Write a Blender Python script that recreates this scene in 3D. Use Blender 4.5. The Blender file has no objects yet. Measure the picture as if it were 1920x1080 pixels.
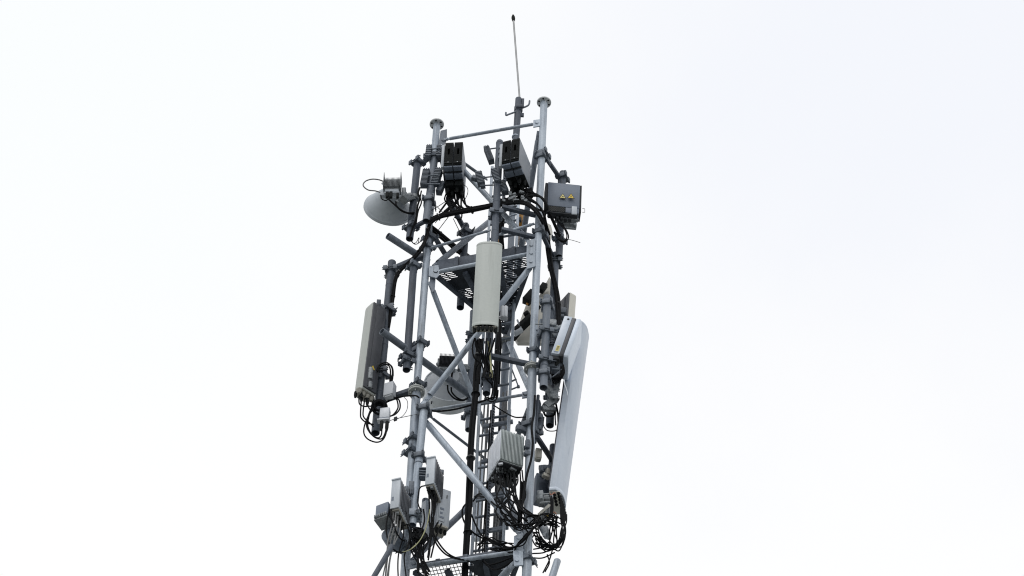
import bpy, bmesh, math, random
from mathutils import Vector, Matrix
R = math.radians
random.seed(11)
sc = bpy.context.scene
COL = sc.collection

# ------------------------------------------------------------------ camera
W_, H_ = 1920.0, 1080.0
F = 8000.0                       # focal length in photograph pixels
DIST = 51.6                      # metres from the lens to the tower head
EL, ROLL = R(50), R(2.7)
fw = Vector((0, math.cos(EL), math.sin(EL)))
u0 = Vector((0, -math.sin(EL), math.cos(EL)))
r0 = Vector((1, 0, 0))
cr = r0 * math.cos(ROLL) + u0 * math.sin(ROLL)
cu = u0 * math.cos(ROLL) - r0 * math.sin(ROLL)
EYE = Vector((0, 0.2 - DIST * math.cos(EL), 1.6))
ZT = 1.6 + DIST * math.sin(EL)
cam_d = bpy.data.cameras.new('camera')
cam = bpy.data.objects.new('camera', cam_d)
COL.objects.link(cam)
cam.matrix_world = Matrix.Translation(EYE) @ Matrix((cr, cu, -fw)).transposed().to_4x4()
cam_d.sensor_width = 36
cam_d.lens = 36 * F / W_
cam_d.clip_start, cam_d.clip_end = 0.5, 3000
sc.camera = cam


def P(px, py, Y):
    """the point of the vertical plane y = Y seen at a pixel of the photograph"""
    d = fw * F + cr * (px - W_ / 2) - cu * (py - H_ / 2)
    return EYE + d * ((Y - EYE.y) / d.y)


def PP(pts, Y=None):
    return [P(*p) if len(p) == 3 else P(p[0], p[1], Y) for p in pts]


Z = Vector((0, 0, 1))


def frame(deg):
    """right / away axes of something whose front is turned deg to the left"""
    a = R(deg)
    return Vector((math.cos(a), -math.sin(a), 0)), Vector((math.sin(a), math.cos(a), 0))


# ------------------------------------------------------------------ mesh builder
class MB:
    def __init__(s):
        s.v, s.f, s.mi, s.m = [], [], [], 0

    def add(s, vs, fs):
        o = len(s.v)
        s.v += [Vector(q) for q in vs]
        for f in fs:
            s.f.append([o + i for i in f])
            s.mi.append(s.m)
        return s

    def loft(s, rings, cap0=True, cap1=True):
        n = len(rings[0])
        vs = [q for r in rings for q in r]
        fs = []
        for k in range(len(rings) - 1):
            for i in range(n):
                j = (i + 1) % n
                fs.append([k * n + i, k * n + j, (k + 1) * n + j, (k + 1) * n + i])
        if cap0: fs.append(list(range(n))[::-1])
        if cap1: fs.append([(len(rings) - 1) * n + i for i in range(n)])
        return s.add(vs, fs)

    @staticmethod
    def basis(ax):
        ax = ax.normalized()
        t = Vector((0, 0, 1)) if abs(ax.z) < .9 else Vector((1, 0, 0))
        a = ax.cross(t).normalized()
        return a, ax.cross(a).normalized()

    def ring(s, c, a, b, r, n):
        return [c + (a * math.cos(2 * math.pi * i / n) + b * math.sin(2 * math.pi * i / n)) * r for i in range(n)]

    def lathe(s, o, ax, prof, n=20):
        ax = ax.normalized()
        a, b = s.basis(ax)
        return s.loft([s.ring(o + ax * z, a, b, max(r, 1e-4), n) for r, z in prof])

    def tube(s, p0, p1, r, n=16, open0=False, open1=False):
        ax = (p1 - p0)
        L = ax.length
        prof = []
        if open0: prof += [(.001, min(.3, L * .4)), (r * .86, min(.3, L * .4)), (r * .86, 0)]
        prof += [(r, 0), (r, L)]
        if open1: prof += [(r * .86, L), (r * .86, L - min(.3, L * .4)), (.001, L - min(.3, L * .4))]
        return s.lathe(p0, ax, prof, n)

    def path(s, pts, r, n=8, smooth=6):
        q = []
        if smooth > 1 and len(pts) > 2:
            e = [pts[0] * 2 - pts[1]] + list(pts) + [pts[-1] * 2 - pts[-2]]
            for i in range(1, len(e) - 2):
                for k in range(smooth):
                    t = k / smooth
                    a, b, c, d = e[i - 1], e[i], e[i + 1], e[i + 2]
                    q.append(.5 * ((2 * b) + (c - a) * t + (2 * a - 5 * b + 4 * c - d) * t * t + (3 * b - a - 3 * c + d) * t ** 3))
            q.append(pts[-1])
        else:
            q = list(pts)
        t0 = (q[1] - q[0]).normalized()
        a, b = s.basis(t0)
        rings = []
        for i, c in enumerate(q):
            t = ((q[min(i + 1, len(q) - 1)] - q[max(i - 1, 0)])).normalized()
            a = (a - t * a.dot(t)).normalized()
            b = t.cross(a).normalized()
            rings.append(s.ring(c, a, b, r, n))
        return s.loft(rings)

    def box(s, c, ux, uy, uz, sx, sy, sz, bev=0.0):
        """full sizes sx, sy, sz along unit axes"""
        bm = bmesh.new()
        bmesh.ops.create_cube(bm, size=1)
        for v in bm.verts: v.co = Vector((v.co.x * sx, v.co.y * sy, v.co.z * sz))
        if bev > 0:
            bmesh.ops.bevel(bm, geom=list(bm.edges), offset=bev, segments=2, affect='EDGES', profile=.5)
        bm.verts.index_update()
        vs = [c + ux * v.co.x + uy * v.co.y + uz * v.co.z for v in bm.verts]
        fs = [[v.index for v in f.verts] for f in bm.faces]
        bm.free()
        return s.add(vs, fs)

    def beam(s, p0, p1, w, h, bev=.003):
        ax = (p1 - p0)
        L = ax.length
        ax = ax.normalized()
        side = ax.cross(Z)
        side = side.normalized() if side.length > .05 else Vector((1, 0, 0))
        up = side.cross(ax).normalized()
        return s.box((p0 + p1) / 2, ax, side, up, L, w, h, bev)

    def prism(s, poly, o, ux, uy, uz, h):
        n = len(poly)
        a = [o + ux * x + uy * y for x, y in poly]
        return s.loft([a, [q + uz * h for q in a]])

    def slab(s, pts, t):
        """flat plate with the outline pts (3-D, roughly one plane), thickness t"""
        nrm = (pts[1] - pts[0]).cross(pts[-1] - pts[0]).normalized()
        return s.loft([[q - nrm * t / 2 for q in pts], [q + nrm * t / 2 for q in pts]])

    def build(s, name, mat, parent=None, label=None):
        root = parent
        while root is not None and root.parent is not None: root = root.parent
        off = root.location if root is not None else Vector((0, 0, 0))
        me = bpy.data.meshes.new(name)
        me.from_pydata([q - off for q in s.v], [], s.f)
        mats = mat if isinstance(mat, (list, tuple)) else [mat]
        for m in mats: me.materials.append(m)
        if len(mats) > 1: me.polygons.foreach_set('material_index', s.mi)
        bm = bmesh.new(); bm.from_mesh(me)
        bmesh.ops.recalc_face_normals(bm, faces=bm.faces)
        bm.to_mesh(me); bm.free()
        me.shade_smooth()
        me.set_sharp_from_angle(angle=R(38))
        o = bpy.data.objects.new(name, me)
        COL.objects.link(o)
        if parent is not None: o.parent = parent
        if label: o['label'] = label
        return o


def thing(name, label, cat, loc, group=None):
    o = bpy.data.objects.new(name, None)
    COL.objects.link(o)
    o.location = loc
    o.empty_display_size = .1
    o['label'], o['category'] = label, cat
    if group: o['group'] = group
    return o


def tag(o, label, cat, group=None):
    o['label'], o['category'] = label, cat
    if group: o['group'] = group
    return o


# ------------------------------------------------------------------ materials
def mat(name, c1, c2, scale=8, rough=.55, metal=0.0, bump=0.0, streak=False, fine=60, dirt=None, spec=.5):
    m = bpy.data.materials.new(name)
    m.use_nodes = True
    nt = m.node_tree
    N, L = nt.nodes, nt.links
    b = N['Principled BSDF']
    tc = N.new('ShaderNodeTexCoord')
    mp = N.new('ShaderNodeMapping')
    mp.inputs['Scale'].default_value = (1, 1, .18) if streak else (1, 1, 1)
    L.new(tc.outputs['Object'], mp.inputs[0])
    n1 = N.new('ShaderNodeTexNoise'); n1.inputs['Scale'].default_value = scale
    n1.inputs['Detail'].default_value = 5; n1.inputs['Roughness'].default_value = .62
    n2 = N.new('ShaderNodeTexNoise'); n2.inputs['Scale'].default_value = fine; n2.inputs['Detail'].default_value = 3
    L.new(mp.outputs[0], n1.inputs[0]); L.new(tc.outputs['Object'], n2.inputs[0])
    mx = N.new('ShaderNodeMath'); mx.operation = 'MULTIPLY_ADD'
    mx.inputs[1].default_value = .35
    L.new(n2.outputs[0], mx.inputs[0])
    L.new(n1.outputs[0], mx.inputs[2])
    rp = N.new('ShaderNodeValToRGB')
    rp.color_ramp.elements[0].position, rp.color_ramp.elements[1].position = .5, .86
    rp.color_ramp.elements[0].color = (*c1, 1); rp.color_ramp.elements[1].color = (*c2, 1)
    L.new(mx.outputs[0], rp.inputs[0])
    out = rp.outputs[0]
    if dirt:
        n3 = N.new('ShaderNodeTexNoise'); n3.inputs['Scale'].default_value = 14; n3.inputs['Detail'].default_value = 6
        mp2 = N.new('ShaderNodeMapping'); mp2.inputs['Scale'].default_value = (1.6, 1.6, .12)
        mp2.inputs['Location'].default_value = (3, 7, 1)
        L.new(tc.outputs['Object'], mp2.inputs[0]); L.new(mp2.outputs[0], n3.inputs[0])
        r3 = N.new('ShaderNodeValToRGB')
        r3.color_ramp.elements[0].position, r3.color_ramp.elements[1].position = .54, .72
        L.new(n3.outputs[0], r3.inputs[0])
        mc = N.new('ShaderNodeMixRGB'); mc.inputs[2].default_value = (*dirt, 1)
        f = N.new('ShaderNodeMath'); f.operation = 'MULTIPLY'; f.inputs[1].default_value = .72
        L.new(r3.outputs[0], f.inputs[0]); L.new(f.outputs[0], mc.inputs[0]); L.new(out, mc.inputs[1])
        out = mc.outputs[0]
    oi = N.new('ShaderNodeObjectInfo')
    vr = N.new('ShaderNodeMapRange'); vr.inputs[3].default_value, vr.inputs[4].default_value = .84, 1.12
    L.new(oi.outputs['Random'], vr.inputs[0])
    vm = N.new('ShaderNodeVectorMath'); vm.operation = 'SCALE'
    L.new(out, vm.inputs[0]); L.new(vr.outputs[0], vm.inputs['Scale'])
    L.new(vm.outputs[0], b.inputs['Base Color'])
    rr = N.new('ShaderNodeMapRange')
    rr.inputs[3].default_value, rr.inputs[4].default_value = max(.05, rough - .12), min(1, rough + .14)
    L.new(n1.outputs[0], rr.inputs[0]); L.new(rr.outputs[0], b.inputs['Roughness'])
    b.inputs['Metallic'].default_value = metal
    b.inputs['Specular IOR Level'].default_value = spec
    if bump:
        bp = N.new('ShaderNodeBump'); bp.inputs['Strength'].default_value = bump; bp.inputs['Distance'].default_value = .004
        L.new(n2.outputs[0], bp.inputs['Height']); L.new(bp.outputs[0], b.inputs['Normal'])
    return m


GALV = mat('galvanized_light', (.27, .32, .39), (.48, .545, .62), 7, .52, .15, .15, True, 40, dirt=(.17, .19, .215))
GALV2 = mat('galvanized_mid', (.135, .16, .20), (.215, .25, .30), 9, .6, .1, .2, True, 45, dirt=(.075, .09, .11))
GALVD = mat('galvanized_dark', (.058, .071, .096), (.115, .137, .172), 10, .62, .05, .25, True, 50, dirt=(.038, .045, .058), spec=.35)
STEEL = mat('clamp_steel', (.065, .080, .104), (.165, .195, .235), 22, .55, .2, .25, False, 70)
GRATE = mat('grating_steel', (.028, .033, .042), (.06, .07, .085), 10, .7, .0, .2, spec=.25)
PANEL = mat('panel_radome_grey', (.455, .485, .465), (.53, .56, .535), 3, .5, 0, .03, True, 30, dirt=(.40, .425, .40))
PANELC = mat('panel_radome_cool', (.395, .43, .415), (.465, .50, .48), 3, .5, 0, .03, True, 30, dirt=(.34, .37, .355))
RSIDE = mat('radio_side_paint', (.215, .24, .275), (.265, .29, .325), 5, .55, 0, .03, False, 40)
TOPF = mat('top_flange_zinc', (.52, .55, .575), (.68, .70, .715), 18, .55, .0, .2)
PANELW = mat('panel_radome_white', (.58, .665, .785), (.70, .775, .88), 3.5, .42, 0, .02, True, 25, dirt=(.50, .58, .69))
PANELB = mat('panel_radome_beige', (.55, .545, .49), (.63, .62, .565), 4, .5, 0, .03, True, 30)
FLC = mat('flange_zinc', (.30, .32, .32), (.46, .475, .46), 16, .55, .1, .2)
CAPL = mat('end_cap_pale', (.66, .67, .62), (.78, .78, .72), 12, .5)
BACK = mat('panel_back_plate', (.052, .057, .070), (.09, .097, .115), 7, .5, .1, .05, True, 40)
DISH = mat('dish_paint', (.44, .49, .54), (.52, .57, .62), 3, .5, 0, .02, False, 30, dirt=(.40, .45, .50))
BDISH = mat('dish_back_grey', (.50, .54, .585), (.57, .61, .655), 3, .5, 0, .02, False, 30)
DISHW = mat('dish_shroud_white', (.62, .665, .71), (.70, .74, .78), 3, .5, 0, .02, False, 30, dirt=(.46, .51, .56))
FIND = mat('dark_cast_fins', (.07, .08, .09), (.26, .29, .31), 45, .6, .1, .4, False, 110)
RGREY = mat('radio_grey_paint', (.145, .178, .235), (.185, .222, .285), 5, .55, 0, .03, False, 40)
RLIGHT = mat('radio_light_paint', (.43, .475, .53), (.53, .575, .63), 5, .48, 0, .03, True, 35, dirt=(.36, .39, .42))
RBLACK = mat('radio_black_plastic', (.008, .010, .011), (.016, .019, .020), 12, .75, 0, .1, spec=.15)
RDARK = mat('radio_dark_grey', (.025, .028, .033), (.05, .055, .063), 12, .7, 0, .1, spec=.25)
ALU = mat('cast_aluminium', (.15, .17, .19), (.38, .41, .43), 30, .55, .2, .35, False, 90)
FINS = mat('radio_fins', (.36, .41, .42), (.52, .57, .57), 24, .55, .1, .2, True, 60)
CABLE = mat('black_cable', (.004, .0045, .006), (.010, .011, .013), 30, .75, 0, .0, spec=.12)
CGREY = mat('grey_cable', (.12, .125, .13), (.2, .205, .21), 30, .5)
CBEIGE = mat('yellow_green_cable', (.35, .36, .18), (.45, .45, .26), 30, .5)
ORANGE = mat('orange_cover', (.50, .22, .03), (.62, .32, .06), 9, .6, 0, .05)
TAN = mat('tan_board', (.42, .31, .25), (.55, .46, .40), 9, .6)
YEL = mat('sign_yellow', (.72, .50, .03), (.80, .58, .06), 6, .5)
YELP = mat('sign_pale_yellow', (.75, .66, .22), (.82, .72, .30), 6, .5)
BLK = mat('sign_black', (.01, .01, .01), (.015, .015, .015), 6, .5)
VOID = mat('slot_void', (.001, .001, .001), (.002, .002, .002), 6, .95, spec=0)
CREAM = mat('connector_plate', (.30, .29, .26), (.46, .45, .40), 30, .55, .1, .3)
RODM = mat('rod_metal', (.33, .34, .35), (.42, .43, .44), 10, .45, .3, .05)
WHITE = mat('white_plastic', (.60, .635, .69), (.67, .705, .76), 6, .45)
COPPER = mat('copper_lug', (.42, .16, .10), (.5, .22, .14), 20, .4, .3)
GROUNDM = mat('pale_concrete_yard', (.15, .155, .15), (.22, .225, .21), .15, .95, 0, .2, False, 3)
PERF = mat('perforated_sheet', (.010, .012, .013), (.032, .036, .038), 55, .75, 0, .4, False, 150, spec=.15)

# ------------------------------------------------------------------ setting
g = MB()
g.add([(-1500, -1500, 0), (1500, -1500, 0), (1500, 1500, 0), (-1500, 1500, 0)], [[0, 1, 2, 3]])
go = g.build('ground', GROUNDM)
go['kind'] = 'structure'

YL, YR, YB = 0.0, -.38, .97


def clamp(mb, c, r, d=Vector((0, 1, 0)), gap=.05, h=.055, ear=.026):
    """pipe clamp: collar, two jaw plates across direction d, and four bolts with long ends"""
    d = Vector((d.x, d.y, 0)).normalized()
    s_ = d.cross(Z).normalized()
    mb.lathe(c - Z * h / 2, Z, [(r * 1.02, 0), (r * 1.22, .004), (r * 1.22, h - .004), (r * 1.02, h)], 16)
    for k in (-1, 1):
        cc = c + d * k * (r + .012)
        mb.box(cc, s_, d, Z, 2 * (r + ear), .016, h * 1.25, .003)
        for e in (-1, 1):
            mb.box(cc + s_ * e * (r + ear * .8), s_, d, Z, .018, .05, h * 1.35, .003)
    for e in (-1, 1):
        for zz in (-.3, .3):
            o = c + s_ * e * (r + ear * .5) + Z * h * zz
            mb.tube(o - d * (r + .045), o + d * (r + gap), .0065, 8)
            mb.lathe(o - d * (r + .036), d, [(.012, 0), (.012, .014)], 6)
    return mb


def teeth_block(mb, c, ux, uy, uz, sx, sy, sz, n=7):
    """ribbed jaw of a bracket"""
    mb.box(c, ux, uy, uz, sx * .7, sy, sz, .003)
    for k in range(n):
        z = (k + .5) / n - .5
        mb.box(c + uz * sz * z, ux, uy, uz, sx, sy * 1.25, sz / n * .5, .002)
    for k in (-1, 0, 1):
        mb.box(c + uz * sz * .53 + ux * sx * .3 * k, ux, uy, uz, sx * .16, sy, sz * .08)
    return mb


# ------------------------------------------------------------------ the tower
Ltop, Lmid, Lbot = P(819, 233, YL), P(781, 733, YL), P(760, 1065, YL)
Rtop, Rmid, Rbot = P(1020, 192, YR), P(998, 690, YR), P(988, 1065, YR)
Btop, Bmid, Bbot = P(967, 268, YB), P(950, 631, YB), P(932, 1000, YB)
tower = thing('lattice_tower', 'tall galvanized three legged steel lattice tower carrying all the antennas', 'tower', Vector((0, .2, 0)))


def to_ground(a, b):
    d = b - a
    q = b + d * ((-b.z) / d.z)
    return Vector((q.x * .35 + b.x * .65, q.y * .35 + b.y * .65, 0))


MB().tube(Ltop, Lmid, .044, 20).build('leg', GALV, tower)
m = MB(); m.tube(Lmid, Lbot, .052, 20); m.tube(Lbot, to_ground(Lmid, Lbot), .0525, 20); m.build('leg', GALV, tower)
MB().tube(Rtop, Rmid, .045, 20).build('leg', GALV, tower)
m = MB(); m.tube(Rmid, Rbot, .053, 20); m.tube(Rbot, to_ground(Rmid, Rbot), .0535, 20); m.build('leg', GALV, tower)
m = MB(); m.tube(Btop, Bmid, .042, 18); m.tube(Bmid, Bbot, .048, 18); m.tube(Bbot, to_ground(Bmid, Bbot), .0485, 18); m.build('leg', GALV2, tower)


def flange(c, r, double, rl):
    m = MB()
    m.lathe(c - Z * .012, Z, [(rl, 0), (r - .003, 0), (r, .004), (r, .02), (r - .003, .024), (rl * .5, .024)], 28)
    if double:
        m.lathe(c - Z * .042, Z, [(rl, 0), (r - .003, 0), (r, .004), (r, .02), (r - .003, .024), (rl, .024)], 28)
    for k in range(6):
        a = R(60 * k + 20)
        o = c + Vector((math.cos(a), math.sin(a), 0)) * (r - .024)
        if double:
            m.lathe(o - Z * .075, Z, [(.008, 0), (.008, .03), (.015, .03), (.015, .05)], 6)
            m.lathe(o + Z * .012, Z, [(.015, 0), (.015, .018), (.008, .018), (.008, .04)], 6)
    # stiffener ribs
    for k in range(3):
        a = R(120 * k + 50)
        d = Vector((math.cos(a), math.sin(a), 0))
        m.prism([(0, 0), (r - rl - .03, 0), (0, -.06)], c + d * (rl - .004) - Z * (.042 if double else .012) - d.cross(Z) * .003, d, Z, d.cross(Z), .006)
    o = m.build('flange', FLC if double else TOPF, tower)
    if not double:
        for k in range(6):
            a = R(60 * k + 20)
            hm = MB(); hm.lathe(c + Vector((math.cos(a), math.sin(a), 0)) * (r - .024) - Z * .014, Z, [(.0125, 0), (.0125, .003)], 10)
            hm.build('bolt_hole', BLK, o)
    return o


flange(Ltop, .091, False, .044); flange(Rtop, .091, False, .045)
flange(Lmid, .098, True, .05); flange(Rmid, .096, True, .05)
flange(Bmid - Z * .1, .09, True, .046)


def brace(a, b, r, mt=GALV, name='brace', flat=.12):
    """round tube whose two ends narrow into flattened bolted tongues"""
    p, q = P(*a), P(*b)
    d = (q - p).normalized()
    m = MB()
    m.tube(p + d * flat, q - d * flat, r, 16, True, True)
    side = d.cross(Vector((0, -1, 0)))
    side = side.normalized() if side.length > .1 else Vector((1, 0, 0))
    n_ = d.cross(side).normalized()
    for e, o in ((p, d), (q, -d)):
        m.box(e + o * (flat * .5 + .02), d, side, n_, flat + .07, r * 1.7, .014, .002)
        m.lathe(e + o * .045 - n_ * .016, n_, [(.016, 0), (.016, .032)], 6)
    return m.build(name, mt, tower)


brace((824, 270, YL), (994, 456, YR), .034)
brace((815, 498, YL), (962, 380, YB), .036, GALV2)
brace((806, 530, YL), (941, 886, YB), .033)
brace((796, 754, YL), (1003, 490, YR), .036)
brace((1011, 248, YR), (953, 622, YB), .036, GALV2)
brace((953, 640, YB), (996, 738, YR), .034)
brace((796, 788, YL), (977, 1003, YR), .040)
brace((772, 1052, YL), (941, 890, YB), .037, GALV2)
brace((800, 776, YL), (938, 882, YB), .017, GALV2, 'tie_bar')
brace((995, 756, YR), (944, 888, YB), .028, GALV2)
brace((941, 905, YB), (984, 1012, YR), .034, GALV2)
brace((968, 1052, YR), (880, 1150, YL + .1), .042)
brace((832, 262, YL - .02), (1010, 231, YR), .022, GALV, 'tie_bar', .08)
brace((818, 510, YL - .03), (1003, 474, YR - .03), .025, GALV, 'tie_bar', .06)
brace((812, 264, YL + .03), (912, 336, YB - .3), .020, GALV2, 'tie_bar')
brace((797, 771, YL + .06), (995, 738, YR + .2), .018, GALV, 'tie_bar', .08)
brace((792, 1061, YL - .03), (980, 1033, YR - .03), .026, GALV, 'tie_bar', .06)
brace((805, 466, YL - .03), (918, 432, YR - .03), .017, GALV, 'tie_bar', .04)
brace((935, 440, YR - .02), (1000, 420, YR - .02), .019, GALV, 'tie_bar', .04)


def gusset(pts, t=.016, bolts=(), mt=GALV, Y=None):
    m = MB()
    q = PP(pts, Y)
    m.slab(q, t)
    for b in bolts:
        c = P(b[0], b[1], Y)
        m.lathe(c - Vector((0, .02, 0)), Vector((0, 1, 0)), [(.022, 0), (.022, .012), (.03, .012), (.03, .016)], 6)
    return m.build('gusset_plate', mt, tower)


gusset([(826, 246), (838, 243), (838, 262), (832, 274), (822, 274)], .016, [(831, 264)], GALV2, YL - .01)
gusset([(804, 500), (822, 498), (824, 516), (818, 522), (804, 518)], .016, [(817, 510)], GALV, YL - .05)
gusset([(806, 520), (817, 519), (815, 545), (811, 549), (806, 536)], .016, [], GALV2, YL - .01)
gusset([(988, 452), (1004, 448), (1004, 500), (988, 505), (987, 480)], .018, [(996, 461), (996, 476), (995, 492)], GALV, YR - .05)
gusset([(1000, 226), (1016, 224), (1016, 236), (1000, 239)], .016, [(1006, 231)], GALV, YR - .02)
gusset([(786, 757), (806, 755), (806, 782), (794, 790), (787, 786)], .018, [(793, 770), (800, 764), (800, 778)], GALV2, YL - .05)
gusset([(979, 736), (994, 733), (994, 745), (979, 747)], .016, [(985, 740)], GALV2, YR)
gusset([(964, 1006), (980, 1000), (981, 1060), (964, 1062), (962, 1040)], .018, [(972, 1010), (971, 1030), (969, 1052)], GALV, YR - .05)
gusset([(764, 1052), (782, 1050), (783, 1064), (764, 1068)], .016, [(775, 1058)], GALV, YL - .05)

# leg clamps (arms and pipes are bolted through them)
for px, py, Y, r, gp in ((806, 446, YL, .046, .06), (802, 465, YL, .046, .05), (789, 645, YL, .046, .08), (784, 722, YL, .045, .06),
                         (775, 826, YL, .053, .07), (772, 848, YL, .053, .07), (1015, 296, YR, .046, .1), (1013, 437, YR, .046, .08),
                         (1003, 660, YR, .046, .12), (990, 800, YR, .054, .08), (1018, 290, YR, .047, .05), (988, 1050, YR, .054, .08),
                         (762, 1030, YL, .053, .06)):
    clamp(MB(), P(px, py, Y), r, Vector((.5 if px > 900 else -.7, 1, 0)), gp).build('clamp', STEEL, tower)


def platform(nl, nr, nb, mesh_left=False, seed=1):
    """triangular walkway: slotted planks on two beams inside an edge frame, with a toe board along the near edge"""
    rnd = random.Random(seed)
    z = (nl.z + nr.z + nb.z) / 3 + .02
    nl, nr, nb = [Vector((q.x, q.y, z)) for q in (nl, nr, nb)]
    c = (nl + nr + nb) / 3
    a, b, t = [q + (c - q) * .10 for q in (nl, nr, nb)]
    ux = (b - a).normalized()
    uy = Z.cross(ux)
    m = MB()
    depth = (t - a).dot(uy)
    row = .027
    zone = {}
    y = .0
    j = 0
    while y < depth - .02:
        f0 = y / depth
        xa = (t - a).dot(ux) * f0
        xb = (b - a).length + ((t - a).dot(ux) - (b - a).length) * f0
        x = xa
        while x < xb - .01:
            seg = min(.105, xb - x)
            if mesh_left and x < xa + (xb - xa) * .46:
                if j % 2 == 0: m.box(a + ux * (x + seg / 2) + uy * (y + row / 2) + Z * .01, ux, uy, Z, seg, .006, .006)
            else:
                key = (int((x + .3 * y) / .2), j // 6)
                if key not in zone: zone[key] = rnd.random() < .5
                slot = zone[key] and rnd.random() < .95
                wd = row * (.55 if slot else 1.0)
                cx = seg - .018 if slot else seg
                m.box(a + ux * (x + seg / 2) + uy * (y + wd / 2) + Z * .01, ux, uy, Z, seg, wd, .003)
                if slot: m.box(a + ux * (x + seg - .009) + uy * (y + row / 2) + Z * .0104, ux, uy, Z, .018, row, .003)
            x += seg
        y += row
        j += 1
    if mesh_left:
        row = .04
        n = int((b - a).length * .6 / row)
        for i in range(n):
            x = i * row
            ymax = depth * min(1, x / max(.01, (t - a).dot(ux)))
            if ymax > .03:
                m.box(a + ux * x + uy * ymax / 2 + Z * .012, ux, uy, Z, .006, ymax, .006)
    wk = m.build('walkway', GRATE, tower)
    m = MB()
    m.beam(a - Z * .03, t - Z * .03, .05, .055); m.beam(b - Z * .032, t - Z * .032, .05, .055)
    m.build('edge_beam', GALVD, wk)
    for fx in (.3, .66):
        m = MB()
        s0 = a + (b - a) * fx + uy * .05 - Z * .04
        m.beam(s0, s0 + uy * (depth * (.72 if fx > .5 else .66)) + ux * ((t - a).dot(ux) - (b - a).length * fx) * .45, .06, .05)
        m.build('cross_beam', GALVD, wk)
    m = MB()
    th = .09 if mesh_left else .2
    m.box((a + b) / 2 + Z * (.01 + th / 2) - uy * .0, ux, uy, Z, (b - a).length * .96, .012, th, .003)
    m.box((a + b) / 2 + Z * th + uy * .02, ux, uy, Z, (b - a).length * .96, .04, .008)
    m.box((a + b) / 2 + Z * .015 - uy * .02, ux, uy, Z, (b - a).length * .96, .03, .008)
    for fx in (.22, .48, .8): m.box(a + (b - a) * fx + Z * (.01 + th / 2) - uy * .012, ux, uy, Z, .05, .02, th, .003)
    m.build('toe_board', GALVD, wk)
    return wk


print('platform z', P(803, 511, YL).z, P(1008, 474, YR).z, P(950, 631, YB).z)
platform(P(803, 511, YL), P(1008, 474, YR), P(950, 631, YB), False, 3)
nl, nr = P(764, 1066, YL), P(986, 1034, YR)
nbx = P(926, 1188, YB)
platform(nl, nr, Vector((nbx.x, nbx.y, (nl.z + nr.z) / 2)), True, 5)

# ------------------------------------------------------------------ ladder
uL, vL = frame(16.5)


def ladder():
    top_l, bot_l = P(923, 312, .50), P(881, 1110, .50)
    t = thing('climbing_ladder', 'narrow grey steel ladder with a toothed middle rail inside the tower', 'ladder', bot_l)
    wid = .365
    ax = (top_l - bot_l).normalized()
    L = (top_l - bot_l).length
    MB().box((top_l + bot_l) / 2, uL, vL, ax, .035, .02, L, .004).build('rail', GALV, t)
    MB().box((top_l + bot_l) / 2 + uL * wid, uL, vL, ax, .035, .02, L, .004).build('rail', GALV, t)
    n = int(L / .28)
    for k in range(n):
        o = bot_l + ax * (.1 + .28 * k)
        MB().box(o + uL * wid / 2, uL, vL, ax, wid - .03, .028, .024, .005).build('rung', GALV2, t)
    m = MB()
    c = (top_l + bot_l) / 2 + uL * (wid * .47) - vL * .03
    m.box(c, uL, vL, ax, .012, .05, L * .94)
    k = 0
    while k * .05 < L * .94:
        m.box(c + ax * (-L * .47 + .05 * k) + uL * .014, uL, vL, ax, .02, .04, .028)
        k += 1
    m.build('safety_rail', GALVD, t)
    # folding foot rest on the right rail
    m = MB()
    a, b, cpt = P(959, 690, .40), P(972, 725, .40), P(957, 731, .40)
    m.tube(a, b, .008); m.tube(b, cpt, .010); m.box(b, uL, vL, Z, .03, .03, .03)
    m.tube(P(957, 716, .40), P(968, 711, .40), .011)
    m.build('foot_rest', GALV2, t)


ladder()

tray = thing('cable_tray', 'perforated grey cable tray standing behind the right ladder rail', 'cable tray', P(930, 1090, .78))
p0, p1 = P(931, 1100, .78), P(948, 770, .78)
ax_ = (p1 - p0).normalized(); Lt = (p1 - p0).length
m = MB()
m.box((p0 + p1) / 2, uL, vL, ax_, .13, .006, Lt, .001)
for k in (-1, 1): m.box((p0 + p1) / 2 + uL * .066 * k - vL * .02, uL, vL, ax_, .006, .05, Lt, .001)
m.build('channel', GALVD, tray)
m = MB()
n = int(Lt / .07)
for k in range(n):
    for e in (-.03, .03): m.box(p0 + ax_ * (.05 + .07 * k) + uL * e - vL * .004, uL, vL, ax_, .018, .004, .04)
m.build('perforation', BLK, tray)
for y_ in (800, 866, 932, 998):
    p = P(906 - (y_ - 800) * .05, y_, .55)
    MB().beam(p, p + uL * .36, .035, .05).build('stay', GALV2, tray)
rb = thing('panel_antenna', 'narrow pale antenna partly hidden behind the left ladder rail', 'antenna', P(894, 1010, 1.35), 'panel antennas on the tower')
m = MB(); t0, t1 = P(902, 866, 1.35), P(893.5, 1012, 1.35); dd = (t0 - t1).normalized()
m.loft([[t1 + dd * z + uL * x * k_ + vL * y * k_ for x, y in [(.055 * math.cos(i * math.pi / 8), .04 * math.sin(i * math.pi / 8)) for i in range(16)]] for z, k_ in ((0, .9), (.01, 1), ((t0 - t1).length - .05, 1), ((t0 - t1).length - .015, .85), ((t0 - t1).length, .5))])
m.build('radome', PANELW, rb)

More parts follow.
